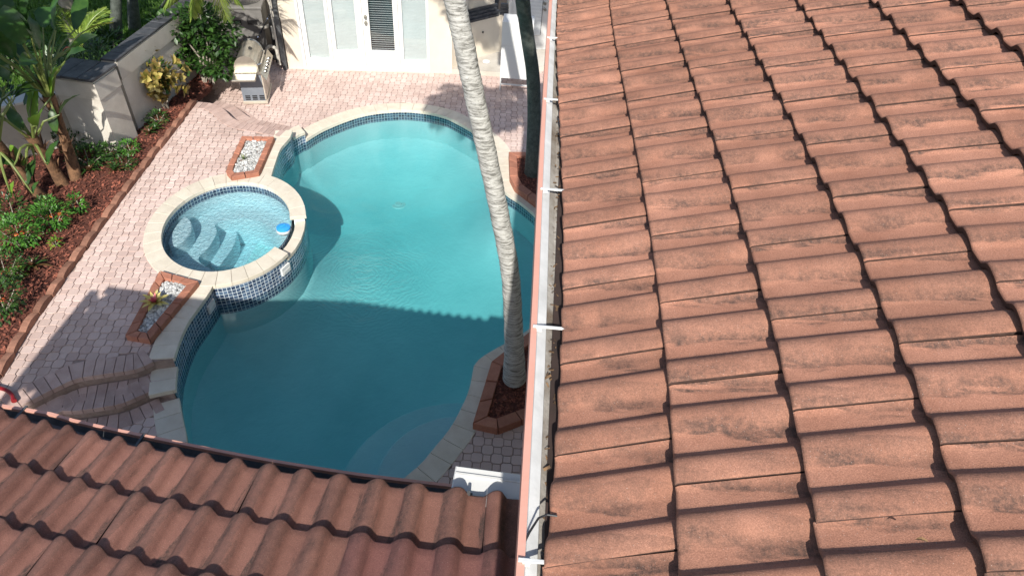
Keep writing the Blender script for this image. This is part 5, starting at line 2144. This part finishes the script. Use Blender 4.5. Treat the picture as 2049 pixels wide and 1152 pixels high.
# fan palm seedling behind
fp = thing('fan_palm', 'small palm with bright yellow-green pleated fronds on the lawn edge', 'palm tree', pz(150, 90, .3))
for k in range(9):
    a = .3 + k * .28
    bp = pz(155, 75, .75)
    tp__ = bp + np.array([math.cos(a) * .75, math.sin(a) * .6 + .0, .35 + .1 * math.sin(k)])
    frond_geo(MB(), bp - [0, 0, .2], tp__, .15, 20, .28, .03, .2).build('frond', 'leaf_frond', fp)
trunk('trunk', [pz(150, 90, .2), bp - np.array([0, 0, .15])], [.05, .04], 'husk', fp, seg=8, n=5)

# overhanging palm frond at the top edge
of = thing('overhanging_palm', 'palm with bright sunlit fronds hanging in at the top edge above the shrub', 'palm tree', pz(470, -120, .3) if False else gp(330, 90, ZT) + np.array([-.9, 2.0, 0]))
ob = np.array(of.location)
oc = pz(410, -75, 2.9)
trunk('trunk', [ob, (ob + oc) / 2 + np.array([-.05, 0, 0]), oc], [.13, .1, .09], 'darktrunk', of, seg=12, n=20)
for (px, py, z) in ((330, 12, 2.1), (385, 34, 1.95), (455, 40, 1.9), (480, 5, 2.2), (320, -40, 2.4), (500, -60, 2.6), (400, -160, 3.4), (470, -180, 3.4), (300, -120, 3.0)):
    frond_geo(MB(), oc, pz(px, py, z), .10, 34, .42, .028, .9, .8).build('frond', 'leaf_frond', of)


# many-leaved shrubs
def scatter_leaves(center, radii, count, size, wid, rng=None, up=.4, shell=.45, filt=None):
    b = MB()
    for k in range(count):
        while True:
            d = np.array([rnd.gauss(0, 1) for _ in range(3)])
            d /= np.linalg.norm(d)
            r = shell + (1 - shell) * rnd.random() ** .5
            r *= .8 + .35 * noise.noise(Vector(d * 1.7) + Vector(center[:3]))
            p = np.array(center) + d * r * np.array(radii)
            if filt is None or filt(p):
                break
        dr = d + np.array([rnd.uniform(-.6, .6), rnd.uniform(-.6, .6), rnd.uniform(-.3, up)])
        dr /= np.linalg.norm(dr)
        s_ = size * rnd.uniform(.6, 1.3)
        sd = np.cross(dr, [rnd.uniform(-.4, .4), rnd.uniform(-.4, .4), 1])
        sd /= max(np.linalg.norm(sd), 1e-5)
        w_ = sd * s_ * wid / 2
        m1 = p + dr * s_ * .5
        e = p + dr * s_ - np.array([0, 0, .12 * s_])
        b.add([p, m1 + w_, e, m1 - w_], [(0, 1, 2, 3)])
    return b


def above(z):
    return lambda p: p[2] > z


sb = gp(418, 168, ZT)
sh = thing('green_shrub', 'tall dark green shrub with many bare pale stems beside the barbecue', 'shrub', sb)
scn_c = near(400, 78, sb[0] - .1, sb[1] + .2)
for k, (px, py) in enumerate(((375, 70), (405, 60), (430, 85), (395, 105), (350, 90), (425, 40), (445, 60), (380, 40), (452, 105), (415, 120), (345, 50), (360, 115), (440, 130), (400, 30))):
    c = near(px, py, sb[0] + rnd.uniform(-.3, .3), sb[1] + rnd.uniform(-.2, .4))
    scatter_leaves(c, (.36, .34, .26), 260, .11, .6).build('foliage', 'leaf_dark', sh, kind='stuff')
    q = sb + np.array([rnd.uniform(-.12, .12), rnd.uniform(-.08, .1), 0])
    MB().tube(smooth_line([q, q + (c - q) * .45 + np.array([rnd.uniform(-.04, .04), 0, .06]), c], 8), np.linspace(.022, .010, 8), 6).build('stem', 'stemwood', sh)

# croton with big yellow and olive leaves: every leaf its own part
kb = gp(333, 220, ZT)
kr = thing('croton', 'rounded croton bush with yellow and olive leaves against the garden wall', 'shrub', kb)
kc = near(309, 152, kb[0] - .12, kb[1] + .0)
clumps = []
for k in range(37):
    d = np.array([rnd.gauss(0, 1), rnd.gauss(0, 1), rnd.gauss(0, .8)])
    d /= np.linalg.norm(d)
    clumps.append(kc + d * np.array([.50, .42, .40]) * (.45 + .55 * rnd.random() ** .4))
lsrc = {}
for mm in ('croton', 'croton_y'):
    v, f = leaf_geo((0, 0, 0), (.155, 0, .03), .088, 4, .12, .35)
    me = bpy.data.meshes.new('leaf')
    me.from_pydata([tuple(x) for x in v], [], f)
    me.materials.append(MT[mm])
    me.polygons.foreach_set('use_smooth', [True] * len(f))
    lsrc[mm] = me
klo = np.array(wloc(kr))
nl_ = 0
for c in clumps:
    out = (c - kc)
    out /= np.linalg.norm(out)
    for j in range(8):
        a = j * 2.4 + rnd.uniform(-.3, .3)
        s1 = np.cross(out, [0, 0, 1.0])
        s1 /= max(1e-5, np.linalg.norm(s1))
        s2 = np.cross(out, s1)
        d = out * rnd.uniform(.25, .9) + (s1 * math.cos(a) + s2 * math.sin(a)) + np.array([0, 0, .25])
        A = axes(d, out + np.array([.01, .02, .03]))
        o = bpy.data.objects.new('leaf', lsrc['croton_y' if rnd.random() < .22 else 'croton'])
        link(o, kr)
        m4 = Matrix.Identity(4)
        sc_l = rnd.uniform(.85, 1.25)
        for r in range(3):
            m4[r][0], m4[r][1], m4[r][2] = A[0][r], A[1][r], A[2][r]
        o.rotation_mode = 'QUATERNION'
        o.rotation_quaternion = m4.to_quaternion()
        o.location = Vector(c - klo)
        o.scale = (sc_l,) * 3
        nl_ += 1
scatter_leaves(kc, (.40, .36, .33), 420, .11, .45, shell=.2).build('inner_foliage', 'croton', kr, kind='stuff')
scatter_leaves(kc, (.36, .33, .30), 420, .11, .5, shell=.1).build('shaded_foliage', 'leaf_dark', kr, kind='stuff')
for k in range(6):
    c = clumps[k * 5]
    MB().tube(smooth_line([kb + np.array([rnd.uniform(-.05, .05), rnd.uniform(-.03, .03), 0]), (kb + c) / 2 + np.array([0, 0, -.08]), c], 7), np.linspace(.02, .007, 7), 6).build('stem', 'stemwood', kr)
for c in clumps:
    MB().tube([kc - [0, 0, .1], c], [.008, .005], 5, False).build('twig', 'stemwood', kr)


# rosette plants (bromeliads)
def rosette(name, label, base, n, L, wd_, mats_, elev=(.2, 1.2), group=None, cat='plant'):
    t = thing(name, label, cat, base, group)
    for k in range(n):
        f_ = k / n
        a = k * 2.399 + rnd.uniform(-.15, .15)
        e = elev[0] + (elev[1] - elev[0]) * f_
        d = np.array([math.cos(a) * math.cos(e), math.sin(a) * math.cos(e), math.sin(e)])
        l_ = L * rnd.uniform(.8, 1.1) * (1 - .45 * f_)
        b0_ = np.array(base) + np.array([math.cos(a), math.sin(a), 0]) * .012 + np.array([0, 0, .03])
        leaf_obj('leaf', t, mats_[min(len(mats_) - 1, int(f_ * len(mats_)))], b0_, b0_ + d * l_, wd_ * (1 - .3 * f_), 6, .16, .35, shape=.7)
    return t


rosette('bromeliad', 'bright yellow and pink bromeliad in the near pebble planter', gp(312, 612, ZT + .05), 24, .21, .062, ['brom_y', 'brom_y', 'brom_y', 'brom_pink'], (.15, 1.3))
rosette('grass_tuft', 'thin pale tuft of dry grass in the sunlit pebble planter', gp(488, 322, ZT + .04), 14, .10, .012, ['leaf_yellow', 'leaf_dark'], (.5, 1.4))


def bush(label, px, z, rad, count, leafm, flowers=(), fm='flower_red', name='ixora_bush', size=.06, group=None, wid=.42):
    base = gp(px[0], px[1], ZT + .03)
    t = thing(name, label, 'shrub', base, group)
    c = base + np.array([0, 0, rad[2] * .8])
    scatter_leaves(c, rad, count, size, wid, filt=above(ZT + .04), shell=.35).build('foliage', leafm, t, kind='stuff')
    for k in range(6):
        a = k * 1.05
        MB().tube([base, c + np.array([math.cos(a) * rad[0] * .6, math.sin(a) * rad[1] * .6, 0])], [.01, .005], 5, False).build('stem', 'stemwood', t)
    for (fx, fy) in flowers:
        q = near(fx, fy, base[0], base[1])
        q = c + (q - c) * min(1.0, 1.0)
        b = MB()
        for j in range(22):
            d = np.array([rnd.gauss(0, 1), rnd.gauss(0, 1), abs(rnd.gauss(0, .6))])
            d /= np.linalg.norm(d)
            p = q + d * .028
            s1 = np.cross(d, [.2, .1, 1])
            s1 /= np.linalg.norm(s1)
            s2 = np.cross(d, s1)
            s1, s2 = s1 * .012, s2 * .012
            b.add([p - s1, p - s2, p + s1, p + s2], [(0, 1, 2, 3)])
        b.build('flower', fm, t)
    return t


for (px_, py_, r_, lab_) in ((150, 300, .34, 'dark leafy undergrowth between the brown stems and the pier'), (95, 420, .2, 'small dark undergrowth plant at the foot of the nearest brown stem'), (215, 315, .24, 'dark plant directly under the lit face of the pier')):
    bush(lab_, (px_, py_), 0, (r_, r_, r_ * .6), int(1500 * r_), 'leaf_dark', name='undergrowth_bush')
bush('leafy ixora bush with orange-red flowers between the stems and the mulch', (112, 455), 0, (.30, .27, .26), 620, 'leaf_ixora', [(120, 428), (123, 440), (104, 432)], 'flower_orange')
bush('small ixora with a pink-red flower nearest the brick edging under the clump', (162, 425), 0, (.14, .13, .2), 200, 'leaf_ixora', [(153, 414)])
bush('larger leafy green bush beside the wall with few orange buds', (45, 492), 0, (.36, .32, .30), 800, 'leaf_ixora', [(33, 470), (45, 466)], 'flower_orange')
bush('low plant with bright red flowers in the middle of the mulch bed', (115, 495), 0, (.07, .07, .1), 60, 'leaf_lime', [(118, 482), (114, 512)])
bush('dark flowering bush with red and pink blooms at the left edge', (15, 560), 0, (.34, .34, .28), 600, 'leaf_dark', [(5, 545), (12, 552), (30, 560), (42, 568), (3, 575), (48, 578)])
bush('dark green bush with small orange flowers low at the left edge', (10, 625), 0, (.36, .36, .3), 600, 'leaf_dark', [(6, 600), (20, 630), (8, 640)], 'flower_orange')
bush('small bright green sprig beside the red flowers at the left', (38, 555), 0, (.10, .10, .1), 90, 'leaf_lime')
bush('low green leafy plant at the foot of the pier', (262, 305), 0, (.22, .16, .13), 260, 'leaf_ixora')
bush('dark low plant between the pier and the brick edging', (248, 335), 0, (.26, .2, .12), 260, 'leaf_dark')
bush('dark undergrowth at the foot of the brown stems', (180, 330), 0, (.40, .34, .22), 620, 'leaf_dark', name='undergrowth_bush')
bush('dark leafy plant in front of the low garden wall', (30, 440), 0, (.3, .3, .25), 380, 'leaf_dark', name='undergrowth_bush')
bush('dark ground cover behind the croton along the garden wall', (318, 245), 0, (.22, .22, .12), 260, 'leaf_dark', name='undergrowth_bush')
rosette('bromeliad', 'spiky grey-green bromeliad near the pier foot', gp(182, 345, ZT + .03), 20, .24, .04, ['leaf_dark', 'brom_red'], (.2, 1.1), 'dark bromeliads in the mulch bed')
rosette('bromeliad', 'dark red spiky bromeliad beside the brick edging below the pier', gp(232, 345, ZT + .03), 20, .22, .04, ['brom_red', 'leaf_dark'], (.2, 1.1), 'dark bromeliads in the mulch bed')
rosette('bromeliad', 'olive and dark red bromeliad left of the small red-flowered plant', gp(68, 538, ZT + .03), 24, .26, .045, ['brom_red', 'brom_y' if 0 else 'leaf_big', 'brom_red'], (.15, 1.1), 'dark bromeliads in the mulch bed')
rosette('bromeliad', 'small dark bromeliad by the end of the garden wall base', gp(300, 270, ZT + .03), 18, .18, .035, ['leaf_dark', 'brom_red'], (.2, 1.1), 'dark bromeliads in the mulch bed')
rosette('bromeliad', 'grey-green bromeliad under the croton stems', gp(312, 262, ZT + .03), 18, .18, .035, ['leaf_dark'], (.2, 1.1), 'dark bromeliads in the mulch bed')

for (x, y, z0, r_, lab) in ((-8.3, 11.2, .1, .5, 'dark leafy shrub on the lawn side of the pier'), (-9.3, 10.2, .1, .6, 'dark leafy shrub behind the low garden wall'), (-10.2, 9.4, .1, .6, 'dark leafy shrub behind the low wall at the far left'),
                            (-8.0, 12.3, .1, .35, 'small dark shrub behind the garden wall below the lawn palms'), (-9.4, 11.9, .1, .45, 'low dark shrub at the lawn edge behind the broad-leaved clump'), (-10.4, 12.2, .1, .6, 'rounded dark shrub on the lawn at the top left corner'), (-9.0, 13.3, .1, .4, 'small dark shrub at the foot of the two lawn palms')):
    t = thing('dark_shrub', lab, 'shrub', (x, y, z0))
    scatter_leaves((x, y, z0 + r_ * .7), (r_, r_, r_ * .8), int(900 * r_), .13, .45, shell=.3).build('foliage', 'leaf_dark', t, kind='stuff')
    for k in range(4):
        MB().tube([(x, y, z0), (x + rnd.uniform(-.2, .2), y + rnd.uniform(-.2, .2), z0 + r_ * .8)], [.02, .008], 6).build('stem', 'stemwood', t)

# liriope-like strap leaves spilling over the wall by the pier
lr = thing('strap_leaf_plant', 'mass of dark grassy strap leaves spilling over the back of the pier', 'plant', pz(130, 160, 1.0))
b = MB()
for k in range(420):
    c = pz(rnd.uniform(112, 215), rnd.uniform(95, 160), 1.15)
    c[2] = rnd.uniform(.7, 1.15)
    a = rnd.uniform(0, 6.28)
    e = c + np.array([math.cos(a) * .3, math.sin(a) * .3, rnd.uniform(.1, .35)])
    vv, ff = leaf_geo(c, e, .02, 4, .25, .2)
    b.add(vv, ff)
b.build('foliage', 'leaf_dark', lr, kind='stuff')

# trees that shade the bed, standing outside the picture
for (x, y, hgt, rr_, cnt, lab) in ((-9.5, 2.4, 4.2, (1.7, 2.3, .9), 6500, 'broad shade tree left of the lower wing'), (-8.15, 6.3, 4.0, (1.6, 1.9, .8), 6200, 'broad shade tree over the middle of the mulch bed'), (-10.8, 9.6, 4.3, (2.2, 2.0, .9), 6500, 'broad shade tree on the lawn behind the low wall'), (-9.6, 13.2, 4.8, (1.6, 1.5, .8), 3500, 'broad shade tree on the lawn farthest from the camera')):
    t = thing('shade_tree', lab, 'tree', (x, y, ZT))
    trunk('trunk', [(x, y, ZT), (x + .1, y + .05, hgt * .5), (x + .05, y, hgt)], [.15, .11, .06], 'stemwood', t, seg=12, n=20)
    scatter_leaves((x, y, hgt + .3), rr_, cnt, .2, .5, shell=.1).build('crown', 'leaf_dark', t, kind='stuff')

# dry leaves and twigs on the paving, one leaf on the roof
lf = thing('fallen_leaf', 'single curled dark dry leaf lying on the salmon roof', 'leaf', on_plane(1832, 1078, RO + RN * .07, RN))
q = on_plane(1832, 1078, RO + RN * .085, RN)
v, f = leaf_geo(q, q + np.array([.012, -.004, .004]) * 1.6, .008, 4, .3, .5, up=tuple(RN))
mesh('blade', v, f, 'dirt_leaf', lf)
